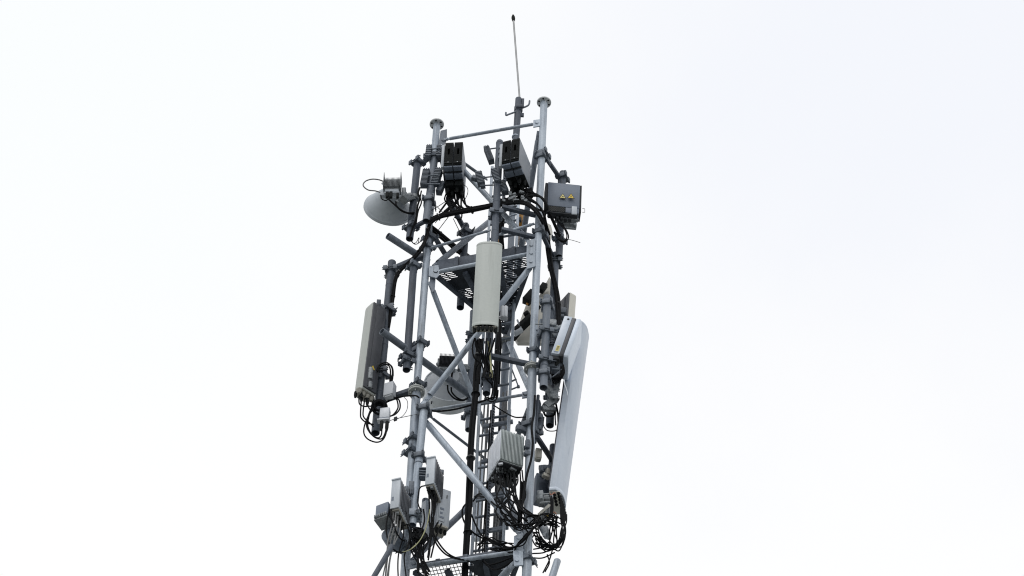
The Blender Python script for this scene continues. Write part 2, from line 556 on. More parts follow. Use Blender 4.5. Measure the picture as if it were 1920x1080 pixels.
# ------------------------------------------------------------------ lightning mast
base = P(966, 285, YB)
lm = thing('lightning_mast', 'dark pole with thin lightning rod, tallest point of the tower', 'lightning rod', base)
p0, p1 = P(966, 285, YB), P(972.5, 186, YB)
MB().tube(p0, p1, .044, 18).build('pole', GALVD, lm)
m = MB(); c = P(972, 205, YB)
m.lathe(c - Z * .05, Z, [(.046, 0), (.056, .01), (.056, .09), (.046, .1)], 16)
m.box(c + Vector((.02, -.055, 0)), Vector((1, 0, 0)), Vector((0, 1, 0)), Z, .1, .03, .06, .004)
m.box(c + Vector((.055, 0, .14)), Vector((1, 0, 0)), Vector((0, 1, 0)), Z, .03, .05, .14, .003)
m.box(c + Vector((.05, 0, -.12)), Vector((1, 0, 0)), Vector((0, 1, 0)), Z, .05, .03, .06, .003)
m.build('clamp', GALVD, lm)
MB().path(PP([(975, 204, YB - .03), (988, 199, YB - .03), (992, 195, YB - .03), (993, 189, YB - .03)]), .012, 8, 5).build('hook', GALV2, lm)
MB().path(PP([(969, 209, YB - .03), (955, 214, YB - .03), (949, 216, YB - .03), (948.5, 211, YB - .03)]), .012, 8, 5).build('hook', GALV2, lm)
MB().lathe(P(966.5, 258, YB), Z, [(.046, 0), (.049, .005), (.049, .02), (.046, .025)], 16).build('band', GALV, lm)
rd = MB(); q0, q1 = P(974.5, 187, YB), P(962.6, 36, YB); rd.tube(q0, q1, .0125, 12); rd = rd.build('rod', RODM, lm)
d = (q1 - q0).normalized()
MB().lathe(q1 - d * .03, d, [(.020, 0), (.026, .05), (.023, .085), (.006, .135)], 12).build('tip', RBLACK, rd)


# ------------------------------------------------------------------ mount pipes
def mount_pipe(a, b, r, label, mt=GALV2, clamps=(), arms=(), dome=False, group='mounting pipes clamped to the tower', bands=()):
    p, q = P(*a), P(*b)
    t = thing('mounting_pipe', label, 'pipe', q, group)
    m = MB()
    m.tube(p, q, r, 20, False, True)
    if dome: m.lathe(p, (p - q), [(r * 1.04, -.03), (r * 1.04, .0), (r * .9, .025), (r * .4, .045)], 18)
    m.build('pipe', mt, t)
    ax = (q - p)
    for f, d, gp in clamps:
        clamp(MB(), p + ax * f, r, Vector((d[0], d[1], 0)), gp).build('clamp', STEEL, t)
    for f in bands:
        MB().lathe(p + ax * f, ax, [(r * 1.01, 0), (r * 1.05, .003), (r * 1.05, .015), (r * 1.01, .018)], 18).build('band', GALVD, t)
    for s_, e_, w in arms:
        MB().beam(P(*s_), P(*e_), w, w).build('support_arm', GALVD, t)
    return t


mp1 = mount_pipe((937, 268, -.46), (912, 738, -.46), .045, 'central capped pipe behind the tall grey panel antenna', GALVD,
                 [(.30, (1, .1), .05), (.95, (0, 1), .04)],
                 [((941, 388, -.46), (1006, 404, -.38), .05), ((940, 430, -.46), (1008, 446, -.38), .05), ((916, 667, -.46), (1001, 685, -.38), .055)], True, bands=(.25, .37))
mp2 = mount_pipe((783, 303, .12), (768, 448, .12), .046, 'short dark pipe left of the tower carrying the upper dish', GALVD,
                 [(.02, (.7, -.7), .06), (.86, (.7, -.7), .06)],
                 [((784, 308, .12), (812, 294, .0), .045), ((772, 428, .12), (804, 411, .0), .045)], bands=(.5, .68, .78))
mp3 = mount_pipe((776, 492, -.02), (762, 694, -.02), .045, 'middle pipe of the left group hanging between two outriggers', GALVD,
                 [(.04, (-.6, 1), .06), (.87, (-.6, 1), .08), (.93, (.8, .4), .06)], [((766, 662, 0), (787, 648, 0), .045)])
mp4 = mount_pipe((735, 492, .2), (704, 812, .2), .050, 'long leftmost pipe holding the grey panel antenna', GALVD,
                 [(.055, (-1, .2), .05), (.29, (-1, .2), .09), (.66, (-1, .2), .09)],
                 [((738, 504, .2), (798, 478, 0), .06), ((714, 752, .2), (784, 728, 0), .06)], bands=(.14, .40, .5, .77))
mp5 = mount_pipe((816, 288, -.17), (799, 415, -.17), .046, 'pipe in front of the left tower leg carrying twin radios', GALV2,
                 [(.05, (.2, 1), .1), (.70, (.2, 1), .12)])
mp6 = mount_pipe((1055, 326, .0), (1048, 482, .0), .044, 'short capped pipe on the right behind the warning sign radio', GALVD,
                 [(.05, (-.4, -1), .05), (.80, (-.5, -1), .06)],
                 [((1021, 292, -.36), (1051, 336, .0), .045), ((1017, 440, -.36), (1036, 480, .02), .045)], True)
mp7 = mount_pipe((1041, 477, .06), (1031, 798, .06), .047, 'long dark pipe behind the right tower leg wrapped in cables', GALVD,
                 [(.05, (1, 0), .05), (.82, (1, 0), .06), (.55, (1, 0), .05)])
mp8 = mount_pipe((1026, 557, -.58), (1019, 727, -.58), .047, 'short open ended pipe in front of the right tower leg', GALV2,
                 [(.085, (.2, 1), .1), (.40, (1, .2), .08), (.86, (.2, 1), .1), (.72, (1, .2), .08)], bands=(.77,))
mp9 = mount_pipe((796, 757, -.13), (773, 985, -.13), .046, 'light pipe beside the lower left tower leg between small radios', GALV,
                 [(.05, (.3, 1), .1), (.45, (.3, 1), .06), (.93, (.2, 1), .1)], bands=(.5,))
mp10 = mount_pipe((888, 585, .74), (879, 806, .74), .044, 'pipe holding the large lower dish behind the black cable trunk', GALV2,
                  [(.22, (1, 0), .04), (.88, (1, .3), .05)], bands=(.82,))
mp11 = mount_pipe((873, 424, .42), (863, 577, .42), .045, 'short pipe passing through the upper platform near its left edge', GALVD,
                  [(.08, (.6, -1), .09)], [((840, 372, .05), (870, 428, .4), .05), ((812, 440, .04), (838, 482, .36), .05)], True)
mp12 = mount_pipe((1037, 836, .12), (1033, 905, .12), .04, 'short pipe stub behind the lower part of the long white antenna', GALVD,
                  [], [((1006, 818, -.34), (1036, 864, .1), .05)])
for a, b, lb in (((727, 442, -.25), (803, 491, .14), 'upper slanting outrigger pipe with open end, left of the tower'),
                 ((716, 621, -.30), (888, 746, .74), 'lower long outrigger pipe crossing behind the left tower leg')):
    p, q = P(*a), P(*b)
    t = thing('outrigger_pipe', lb, 'pipe', q, 'outrigger pipes on the left side')
    MB().tube(p, q, .043, 20, True, False).build('pipe', GALV2, t)
for a, b, r, lb in (((735, 1024, -.5), (690, 1100, -.7), .03, 'thin bare pole at the lower left edge of the tower'),
                    ((1045, 1052, -.5), (1026, 1110, -.6), .04, 'stubby pale pole end at the lower right of the tower')):
    t = thing('stay_pole', lb, 'pole', P(*b))
    MB().tube(P(*a), P(*b), r, 14, True, True).build('pole', GALVD if r < .035 else GALV, t)


# ------------------------------------------------------------------ panel antennas
def section(w, d, back=.35, n=28, pw=.42):
    pts = []
    for i in range(n):
        a = 2 * math.pi * i / n
        x = math.copysign(abs(math.cos(a)) ** pw, math.cos(a)) * w / 2
        y = math.copysign(abs(math.sin(a)) ** pw, math.sin(a)) * d / 2
        pts.append((x, min(y, d * back)))
    return pts


def bowed(w, d, sag, n=18):
    pts = []
    for i in range(n + 1):
        t_ = -1 + 2 * i / n
        pts.append((t_ * w / 2, -d / 2 + sag * abs(t_) ** 3.0))
    pts[0] = (pts[0][0], pts[0][1] + .006); pts[-1] = (pts[-1][0], pts[-1][1] + .006)
    return [(w / 2 * .985, d * .35), (-w / 2 * .985, d * .35)] + pts


def panel_antenna(label, topc, botc, u, w, d, mt, back_mt=BACK, pw=.42, nconn=6, group='panel antennas on the tower', cap=None, depthside=1, sag=0):
    """u: unit vector along the width; the front looks along  axis x u  (away from the back plate)"""
    ax = (topc - botc).normalized()
    v = ax.cross(u).normalized() * depthside      # towards the back
    t = thing('panel_antenna', label, 'antenna', botc, group)
    L = (topc - botc).length
    s0 = bowed(w, d, sag) if sag else section(w, d, pw=pw)
    m = MB()
    rings = []
    for z, k in ((.004, .93), (.012, .985), (.03, 1), (L - .05, 1), (L - .022, .985), (L - .006, .93), (L, .80)):
        rings.append([botc + ax * z + u * x * k + v * y * (k if k > .9 else .86) for x, y in s0])
    m.loft(rings)
    m.build('radome', mt, t)
    if sag:
        for z0, z1 in ((.004, .055), (L - .06, L - .03)):
            m = MB(); m.loft([[botc + ax * z + u * x * k + v * y * k for x, y in s0] for z, k in ((z0, .99), (z0 + .006, 1.012), (z1 - .004, 1.012), (z1, 1.0))])
            m.build('cap_ring', mt, t)
    m = MB()
    m.box(botc + ax * L * .5 + v * (d * .35 + .008), u, v, ax, w * .93, .022, L * .97, .004)
    m.box(botc + ax * L * .5 + v * (d * .35 + .022), u, v, ax, w * .45, .018, L * .92, .004)
    m.build('back_plate', back_mt, t)
    m = MB()
    m.box(botc - ax * .002, u, v, ax, w * .86, d * .62, .012, .003)
    m.build('end_cap', cap or CREAM, t)
    return t, ax, v, s0


X1, Y1 = Vector((1, 0, 0)), Vector((0, 1, 0))


def connectors(t, pts, axis, r=.02, h=.05):
    for p in pts:
        MB().lathe(p, -axis, [(r * .8, 0), (r, .008), (r, h * .6), (r * .6, h)], 10).build('connector', RBLACK, t)


def jumper(t, pts, r=.011, mt=None, n=7, name='cable'):
    return MB().path(PP(pts), r, n, 6).build(name, mt or CABLE, t)


# centre
u, v = frame(3)
topc, botc = P(918, 460, -.70), P(909.5, 617, -.70)
ca, ax, vb, s0 = panel_antenna('tall pale grey panel antenna in the centre facing the viewer', topc, botc, u, .305, .14, PANELC, pw=.36, sag=.034)
cps = []
for k in range(6):
    x = -.122 + .049 * k
    y = -.035 + .012 * math.cos(k * 1.3) + (.02 if k in (0, 5) else 0)
    cps.append(botc + u * x + vb * y - ax * .004)
connectors(ca, cps, ax, .021, .07)
ends = ([(893, 690, -.4), (892, 715, -.3)], [(901, 690, -.5), (899, 720, -.4)], [(912, 690, -.58), (921, 706, -.56), (924, 728, -.5), (920, 746, -.4), (912, 745, -.4)],
        [(913, 686, -.58), (924, 704, -.56), (929, 730, -.5), (925, 748, -.4), (917, 747, -.4)], [(918, 690, -.58), (926, 712, -.5), (932, 733, -.4), (930, 746, -.3)], [(926, 690, -.5), (929, 712, -.35)])
for k, c in enumerate(cps):
    jumper(ca, [(891 + 7.3 * k, 634, -.74), (892.5 + 6.2 * k, 650, -.70), (903 + 2.6 * k, 670, -.62)] + ends[k], .0085)
    jumper(ca, [(892 + 7.0 * k, 636, -.72), (895 + 5.2 * k, 654, -.68), (906 + 1.8 * k, 676, -.6), (908 + 2.6 * k, 690, -.56), (904 + 4.5 * k, 708, -.55)], .0065)
jumper(ca, [(890, 634, -.74), (886, 650, -.7), (889, 670, -.66), (903, 684, -.6), (908, 700, -.6)], .009)
jumper(ca, [(905, 676, -.6), (911, 690, -.6), (908, 702, -.62), (916, 710, -.62), (921, 702, -.6), (913, 695, -.6), (908, 703, -.6), (914, 713, -.6), (922, 720, -.55)], .010)
for dx in (0, 3.5):
    jumper(ca, [(915 + dx, 640, -.7), (918 + dx * .3, 665, -.62), (920 + dx * .5, 690, -.6), (919 + dx, 708, -.58)], .0065, CBEIGE)
jumper(ca, [(909, 742, -.42), (914, 750, -.4), (924, 753, -.4), (932, 746, -.35), (934, 732, -.3)], .008)
# small cover boxes right of the antenna's lower edge
m = MB()
m.box(P(945, 587, -.55), u, v, Z, .085, .07, .2, .012)
for k in (-1, 1): m.box(P(945, 587, -.55) + u * .018 * k - v * .035, u, v, Z, .02, .012, .19, .004)
o = m.build('junction_box', WHITE)
tag(o, 'small pale ribbed box beside lower right edge of the central antenna', 'junction box')

# left
uu = Vector((.78, .62, 0)).normalized()
topc, botc = P(704.5, 579, .10), P(684, 741, .10)
la, ax, vb, s0 = panel_antenna('leftmost panel antenna seen side on, pale edge and dark back', topc, botc, uu, .205, .21, PANEL, BACK, .5, depthside=-1)
cps = [botc + uu * (-.11 + .045 * k) + vb * (.02 if k % 2 else -.03) for k in range(6)]
connectors(la, cps, ax, .02, .1)
m = MB()
for k in range(4): m.lathe(botc + uu * (-.1 + .06 * k) - ax * .0 + vb * .02, -ax, [(.035, -.01), (.04, .0), (.028, .04), (.02, .06)], 12)
m.build('connector_block', CREAM, la)
m = MB(); m.lathe(P(693, 712, .02), Z, [(.035, 0), (.035, .19), (.028, .2)], 14); m.lathe(P(693, 728, .02), Z, [(.028, 0), (.028, .1)], 12)
m.build('tilt_motor', ALU, la)
for k, s_ in enumerate(([(673, 742), (674, 757), (683, 762), (697, 762), (706, 770)], [(678, 744), (676, 775), (678, 785), (688, 793), (701, 796)],
                        [(684, 747), (681, 770), (682, 782), (692, 792), (700, 800)], [(690, 750), (690, 760), (694, 768), (702, 772)],
                        [(700, 755), (692, 780), (690, 800), (700, 818), (715, 823), (722, 812), (725, 796)],
                        [(704, 760), (688, 785), (682, 808), (688, 822), (704, 829), (716, 826), (723, 815), (726, 798)],
                        [(699, 757), (687, 792), (694, 812), (708, 821), (715, 815), (716, 798)])):
    jumper(la, [(x, y, .08 - .01 * k) for x, y in s_], .0085)
for k, s_ in enumerate(([(707, 695), (712, 684), (724, 680), (733, 686), (736, 698), (733, 715)], [(708, 697), (714, 686), (727, 684), (732, 695), (731, 715)],
                        [(726, 680), (735, 688), (737, 700), (735, 716)])):
    jumper(la, [(x, y, .06 - .01 * k) for x, y in s_], .009)
jumper(la, [(702, 706, .08), (704, 720, .08), (704, 740, .1), (703, 752, .1)], .008, CGREY)
for yy, o_ in ((574, 0), (700, 1)):
    m = MB()
    c = P(722 - 6 * o_, yy + 6, .14)
    m.box(c + Vector((-.06, .0, 0)), X1, Y1, Z, .12, .05, .06, .006)
    m.box(c + Vector((-.08, -.04, .05)), X1, Y1, Z, .05, .06, .1, .006)
    m.beam(P(726 - 7 * o_, yy - 1, .13), P(742 - 7 * o_, yy + 9, .10), .045, .035)
    m.tube(P(738 - 7 * o_, yy + 8, .10), P(745 - 7 * o_, yy + 3, .10), .007)
    m.build('bracket', GALVD, la)
m = MB(); m.prism([(-.03, -.03), (.03, -.03), (0, .035)], P(699, 689, .01), uu, Z, Vector((.62, -.78, 0)), .004)
m.build('warning_label', YEL, la)
MB().box(P(709, 600, .06), uu, Vector((.62, -.78, 0)), Z, .06, .004, .09).build('rating_plate', RLIGHT, la)

# boxes on the left pipe
def small_box(c, deg, w, d, h, name, label, cat, mt, ribs=0):
    uu_, vv_ = frame(deg)
    m = MB(); m.box(c, uu_, vv_, Z, w, d, h, .012)
    for k in range(ribs):
        m.box(c + uu_ * w * ((k + .5) / ribs - .5) - vv_ * d * .5, uu_, vv_, Z, w / ribs * .3, .01, h * .8, .003)
    m.box(c - Z * h * .5, uu_, vv_, Z, w * .7, d * .7, .03, .004)
    o = m.build(name, mt)
    return tag(o, label, cat)


small_box(P(731, 733, .06), 25, .125, .10, .22, 'junction_box', 'pale plastic box on the right of the leftmost pipe, upper one', 'junction box', WHITE)
jb = thing('junction_box', 'white box with two black plugs below the black cable coil', 'junction box', P(722, 790, .04))
m = MB(); m.box(P(722, 778, .06), *frame(10), Z, .115, .09, .17, .01); m.box(P(719, 789, .05), *frame(10), Z, .14, .07, .02, .004); m.build('box', WHITE, jb)
connectors(jb, [P(716, 790, .02), P(726, 791, .04)], Z, .022, .16)
cc = P(711, 768, .06)
m = MB()
for k in range(4):
    a_, b_ = MB.basis(Vector((.1, -1, -.5)))
    rr = .058 + .014 * (k % 3)
    m.path([cc + (a_ * math.cos(t_ * .52) + b_ * math.sin(t_ * .52)) * rr + Vector((0, -.014 * k, .006 * k)) for t_ in range(13)], .014, 8, 3)
tag(m.build('cable_coil', CABLE), 'tight coil of black cable tied to the lower leftmost pipe', 'cable coil')
lc = thing('loose_cable_loop', 'thin cable loops with a small tag between leftmost pipe and leg', 'cable', P(745, 745, .05))
jumper(lc, [(737, 744, .1), (748, 750, .05), (750, 765, .05), (742, 776, .05), (733, 780, .05)], .009)
jumper(lc, [(741, 746, .1), (745, 752, .05), (746, 765, .05), (738, 777, .05), (730, 781, .05)], .009)
jumper(lc, [(715, 766, .1), (728, 752, .1), (745, 745, .05), (768, 742, .0), (780, 742, -.12), (786, 746, -.12)], .010)
jumper(lc, [(757, 744, .0), (764, 753, .0), (763, 768, .0), (755, 780, .0), (744, 786, .0)], .004, CGREY)
jumper(lc, [(728, 790, .0), (743, 785, .0), (785, 776, -.06)], .004, CGREY)
MB().box(P(741.5, 785.5, 0), *frame(30), Z, .04, .02, .06, .004).build('tag', RDARK, lc)

# ------------------------------------------------------------------ right-hand antennas
nR = Vector((.98, -.2, 0)).normalized()      # where the long antenna looks
uR = Vector((.2, .98, 0)).normalized()


def long_panel():
    # edge nearest the viewer at the back: lower end (1030,922), top about (1066,598)
    bc = P(1040, 919, -.27) + uR * .19
    tc = P(1085, 598, -.27) + uR * .19
    t, ax, v, s_ = panel_antenna('very long white rounded antenna leaning along the right side', tc, bc, uR, .39, .18, PANELW, BACK, .5, depthside=1, sag=.075, cap=CAPL)
    return t, ax, v, bc


lp, ax, vb, bc = long_panel()
m = MB()
m.box(bc - ax * .006 + vb * .01, uR, vb, ax, .35, .12, .012, .004)
m.build('connector_plate', CAPL, lp)
cps = []
for k in range(7):
    cps.append(bc + uR * (-.15 + .048 * k) - vb * .04)
for k in range(4):
    cps.append(bc + uR * (-.13 + .05 * k) + vb * .01)
connectors(lp, cps, ax, .019, .035)
m = MB()
for s_ in ([(1031, 925), (1034, 928), (1038, 924), (1042, 925)], [(1035, 964), (1039, 960), (1043, 964)]):
    m.path(PP([(x, y, -.33) for x, y in s_]), .006, 6, 5)
m.build('copper_strap', COPPER, lp)
rnd = random.Random(4)
for k in range(8):
    x0, y0 = 1052 + 1.5 * k, 930 + 5 * k
    e = rnd.uniform(-7, 4)
    xe = 1022 + rnd.uniform(-6, 20)
    jumper(lp, [(x0, y0, -.30), (x0 - .6, max(y0 + 14, 972), -.34), (1058 + e * .8, 992 + rnd.uniform(-5, 8), -.36),
                (1055 + e, 1011 + rnd.uniform(-8, 8), -.36), (1046 + e, 1025 + rnd.uniform(-6, 8), -.32),
                (xe, 1030 + rnd.uniform(-14, 9), -.3), (xe - 14, 1010 + rnd.uniform(-20, 16), -.28), (xe - 24, 1000 + rnd.uniform(-16, 10), -.3)], .0078)
for k in range(5):
    x0 = 1034 + 3 * k
    jumper(lp, [(x0, 960 + 2 * k, -.33), (x0 + rnd.uniform(-2, 2), 975, -.36), (x0 - 4 + 6 * rnd.random(), 994, -.38), (1030 + 18 * rnd.random(), 1012 + 12 * rnd.random(), -.36),
                (1040 + rnd.uniform(-6, 8), 1026, -.34), (1022 + rnd.uniform(-6, 6), 1024 + rnd.uniform(-8, 6), -.32), (1004, 1012 + rnd.uniform(-8, 8), -.3)], .0078)
for k in range(3):
    jumper(lp, [(1031 + 3 * k, 928 + 2 * k, -.34), (1033 + 2 * k, 945, -.36), (1032 + 2 * k, 962, -.38), (1024 + k, 976, -.42), (1010, 984 + 3 * k, -.46)], .007)
m = MB()
m.box(P(1021, 935, -.2), nR, uR, Z, .2, .06, .07, .006); m.box(P(1014, 935, -.2), nR, uR, Z, .07, .14, .14, .008)
m.tube(P(1012, 928, -.26), P(1032, 926, -.26), .012); m.tube(P(1012, 943, -.26), P(1032, 941, -.26), .012)
m.build('bracket', ALU, lp)
m = MB()
m.box(P(1041, 742, -.12), nR, uR, Z, .06, .10, .12, .008)
m.lathe(P(1039, 741, -.25), Vector((.3, -1, -.2)), [(.043, -.02), (.05, -.01), (.05, .01), (.02, .016)], 18)
m.beam(P(1047, 712, -.22), P(1040, 742, -.22), .05, .06)
m.beam(P(1024, 722, -.25), P(1037, 744, -.2), .07, .06)
m.beam(P(1022, 762, -.2), P(1043, 748, -.15), .06, .08)
m.beam(P(1016, 766, -.22), P(1040, 768, -.12), .05, .06)
m.build('bracket', ALU, lp)
jumper(lp, [(1018, 768, -.1), (1024, 780, -.1), (1038, 778, -.1), (1043, 765, -.1)], .013)
jumper(lp, [(1020, 782, -.1), (1019, 797, -.1), (1026, 807, -.1), (1040, 808, -.1), (1046, 804, -.1)], .006)
jumper(lp, [(1042, 755, -.1), (1046, 775, -.1), (1047, 792, -.1)], .012)
jumper(lp, [(1043, 760, -.1), (1041, 780, -.1), (1042, 797, -.1)], .008)


def short_panel():
    tilt_top, tilt_bot = P(1072, 597, -.62), P(1049, 671, -.62)
    t = thing('panel_antenna', 'short tilted white antenna with yellow label overlapping the long white one', 'antenna', P(1066, 705, -.6), 'panel antennas on the tower')
    top, bot = P(1090.5, 597, -.66), P(1065.5, 668, -.66)
    ax = (top - bot).normalized()
    L = (top - bot).length
    w_ = Vector((.03, 1, 0)).normalized()       # width runs away from the viewer
    n_ = w_.cross(ax).normalized()              # front, looking right and a little down
    s0 = section(.39, .07, back=.5, pw=.3)
    c0 = top + w_ * .195 - n_ * .03
    m = MB()
    rings = [[c0 - ax * z + w_ * x * k - n_ * y * (k if k > .9 else .8) for x, y in s0] for z, k in ((0, .9), (.010, .96), (.025, 1), (L - .025, 1), (L - .01, .96), (L, .9))]
    m.loft(rings); m.build('radome', PANELW, t)
    m = MB(); m.box(c0 - n_ * .058 - ax * L * .49, n_, w_, ax, .05, .37, L * .97, .004); m.build('seam_frame', BACK, t)
    m = MB(); m.box(c0 - n_ * .128 - ax * L * .485, n_, w_, ax, .095, .385, L * .985, .006)
    hs = m.build('housing', PANELW, t)
    fc = c0 - n_ * .128 - w_ * .1935
    MB().lathe(fc - ax * .05 + n_ * .01, -w_, [(.014, -.001), (.014, .003)], 12).build('screw', RDARK, hs)
    MB().box(fc - ax * L * .84 + n_ * .008, n_, w_, ax, .04, .004, .10).build('yellow_label', YELP, hs)
    MB().box(fc - ax * L * .935, n_, w_, ax, .045, .004, .014).build('maker_strip', RGREY, hs)
    m = MB()
    for k in range(4): m.box(fc - ax * L * .84 + n_ * .008 + ax * (.03 - .02 * k) - w_ * .003, n_, w_, ax, .026, .002, .006)
    m.build('label_text', BLK, hs)
    m = MB(); m.box(c0 - n_ * .12 - ax * (L + .02), n_, w_, ax, .11, .34, .05, .008)
    m.box(c0 - n_ * .06 - ax * (L * .99) - w_ * .18, n_, w_, ax, .045, .03, .05, .004)
    m.build('connector_tray', RDARK, t)
    connectors(t, [c0 - n_ * (.09 + .05 * (k % 2)) - ax * (L + .04) + w_ * (-.12 + .07 * k) for k in range(5)], ax, .022, .07)
    for k in range(5):
        jumper(t, [(1056 - 2 * k, 684 + 5 * k, -.6), (1058 - 2 * k, 698 + 2 * k, -.58), (1053 - 2 * k, 708, -.55), (1046 - 3 * k, 718 - 2 * k, -.5)], .010)
    # arms to the pipe
    m = MB()
    m.beam(P(1034, 620, -.55), P(1062, 610, -.5), .04, .045); m.beam(P(1036, 629, -.52), P(1054, 627, -.48), .035, .04)
    m.tube(P(1004, 608, -.6), P(1034, 607, -.6), .007); m.box(P(1036, 607, -.57), X1, Y1, Z, .09, .06, .10, .008)
    m.box(P(1040, 616, -.54), X1, Y1, Z, .08, .06, .08, .008)
    m.build('bracket', ALU, t)
    m = MB()
    m.beam(P(1031, 680, -.55), P(1056, 683, -.5), .035, .04); m.box(P(1036, 683, -.54), X1, Y1, Z, .12, .08, .16, .01)
    m.box(P(1042, 690, -.52), X1, Y1, Z, .1, .08, .14, .01); m.tube(P(1036, 707, -.56), P(1056, 690, -.54), .007)
    m.build('bracket', STEEL, t)
    m = MB()
    m.path(PP([(1057, 712, -.66), (1060, 724, -.68), (1063, 733, -.68), (1065, 742, -.68)]), .004, 6); m.path(PP([(1058, 712, -.66), (1059, 722, -.68), (1062, 728, -.68)]), .004, 6)
    m.build('loose_strap', WHITE, t)


short_panel()
# strut in front of the leg
m = MB(); m.beam(P(1012, 618, -.5), P(1006, 655, -.45), .05, .05); m.tube(P(1015, 600, -.5), P(1011, 622, -.5), .02); m.tube(P(1005, 619, -.5), P(1016, 619, -.5), .012)
tag(m.build('adjusting_strut', GALV2), 'short adjusting strut in front of the right leg, left of the open pipe', 'strut')

# beige panel behind
ub = Vector((-.52, .85, 0)).normalized()
topc, botc = P(1065, 560, .28), P(1055, 690, .28)
bp_, ax, vb, s0 = panel_antenna('beige panel antenna on the right standing behind the tilted white one', topc + ub * .02, botc + ub * .02, -ub, .26, .12, PANELB, BACK, .28, depthside=-1)
m = MB(); m.box(P(1054, 585, .14), X1, Y1, Z, .10, .08, .10, .01); m.tube(P(1046, 578, .1), P(1062, 580, .2), .012); m.box(P(1052, 594, .14), X1, Y1, Z, .07, .06, .05, .006); m.tube(P(1046, 592, .1), P(1060, 593, .2), .012)
m.build('bracket', STEEL, bp_)

# rear panels beyond the right leg
def rear_panel(pts, Y, t_, label, mt, bars):
    q = PP(pts, None)
    c = sum(q, Vector()) / len(q)
    t = thing('panel_antenna', label, 'antenna', c, 'panel antennas on the tower')
    m = MB(); m.slab(q, t_); m.build('radome', mt, t)
    for a, b, w, mt2 in bars:
        MB().beam(P(*a), P(*b), w, w).build('bracket', mt2, t)
    return t


rear_panel([(1030, 522, 1.0), (1034, 530, 1.0), (1036, 646, .75), (971, 645, .95), (966, 638, 1.0)], .9, .05, 'cream panel antenna with black brackets leaning behind the right leg', PANELB,
           [((963, 638, .9), (1012, 574, .72), .035, RBLACK), ((967, 622, .86), (998, 594, .72), .085, RBLACK), ((984, 592, .84), (992, 586, .80), .06, RBLACK),
            ((1013, 546, .9), (1022, 534, .9), .07, RBLACK), ((964, 627, .8), (979, 618, .78), .05, RLIGHT), ((970, 600, .8), (978, 618, .78), .022, RLIGHT)])
rear_panel([(976, 606, 1.15), (993, 560, 1.15), (1004, 551, 1.15), (1004, 585, 1.1), (985, 606, 1.1)], 1.1, .04, 'small part hidden pale panel beyond the leg above the cream one', PANELB,
           [((986, 566, 1.0), (1001, 549, 1.0), .10, RBLACK), ((988, 570, 1.02), (1002, 559, 1.02), .03, ORANGE)])
rear_panel([(1024, 420, .95), (1033, 425, .95), (1036, 438, .95), (1028, 462, .95), (1023, 462, .95)], .9, .05, 'sliver of a pale antenna peeking out below the warning sign radio', PANELB, [])

# orange gear behind the ladder
og = thing('equipment_cover', 'orange cover glimpsed behind the ladder near the top platform', 'cover', P(979, 455, .8))
m = MB(); m.box(P(979, 411, .5), *frame(16), Z, .10, .1, .17, .01); m.build('cover', ORANGE, og)
m = MB(); m.box(P(975.5, 412, .42), *frame(16), Z, .025, .04, .07, .004); m.build('latch', RDARK, og)
m = MB(); m.box(P(978, 449, .5), *frame(16), Z, .10, .06, .16, .01); m.build('lower_board', TAN, og)
m = MB(); m.box(P(936, 448, .75), *frame(16), Z, .05, .05, .22, .01)
tag(m.build('equipment_cover', ORANGE), 'narrow orange strip right of the central pipe above the grey antenna', 'cover')
m = MB()
m.slab(PP([(943, 398, .2), (949, 402, .2), (968, 424, .2), (966, 432, .2), (944, 412, .2)]), .02)
m.tube(P(962, 424, .2), P(986, 446, -.1), .04, 16)
m.tube(P(946, 408, .3), P(968, 402, .3), .012)
tag(m.build('stiffener', GALV), 'light bent stiffener plate behind arms right of the central pipe', 'bracket')

# ------------------------------------------------------------------ dishes
def dish(label, hub, axis, Rr, prof, mt, group='microwave dishes'):
    t = thing('microwave_dish', label, 'dish', hub, group)
    MB().lathe(hub, axis, prof, 48).build('reflector', mt, t)
    return t


hub = P(735, 362, .02)
dax = Vector((-.18, 1, -.02)).normalized()
d1 = dish('upper microwave dish with cone shaped back and finned radio box', hub, dax, .3,
          [(.06, -.03), (.118, -.02), (.13, .0), (.138, .015), (.178, .07), (.218, .125), (.258, .18), (.288, .222), (.294, .232), (.302, .236), (.306, .255), (.306, .275), (.298, .28), (.12, .30)], DISH)
o = hub + Vector((.01, -.12, .0))
u, v = frame(5)
m = MB()
c = P(736, 351, -.14)
m.box(c, u, v, Z, .20, .10, .20, .006)
m.build('radio_box', ALU, d1)
m = MB()
for k in range(13): m.box(c + u * (-.09 + .015 * k) - v * .065, u, v, Z, .006, .04, .17, .001)
for k in (-1, 1): m.box(c + u * .104 * k - v * .03 + Z * .03, u, v, Z, .006, .16, .26, .001)
m.build('fins', FIND, d1)
m = MB()
m.box(c - Z * .115, u, v, Z, .17, .10, .045, .006); m.box(c - Z * .15 - v * .02, u, v, Z, .19, .05, .02, .004)
m.build('connector_tray', RLIGHT, d1)
for k in range(3):
    m = MB(); m.box(P(726 + 6.8 * k + (6 if k == 2 else 0), 366, -.17), u, v, Z, .04 if k < 2 else .03, .04, .10, .006); m.build('plug', RBLACK, d1)
m = MB()
m.beam(P(754, 366, -.05), P(764, 378, .02), .09, .12); m.beam(P(760, 374, .0), P(774, 370, .08), .06, .07)
m.box(P(757, 362, -.05), u, v, Z, .05, .06, .16, .008); m.tube(P(761, 362, .0), P(772, 374, .05), .012); m.box(P(769, 366, .04), u, v, Z, .05, .05, .05, .006)
m.lathe(P(777, 372, .12) - Z * .03, Z, [(.048, 0), (.058, .01), (.058, .06), (.048, .07)], 16)
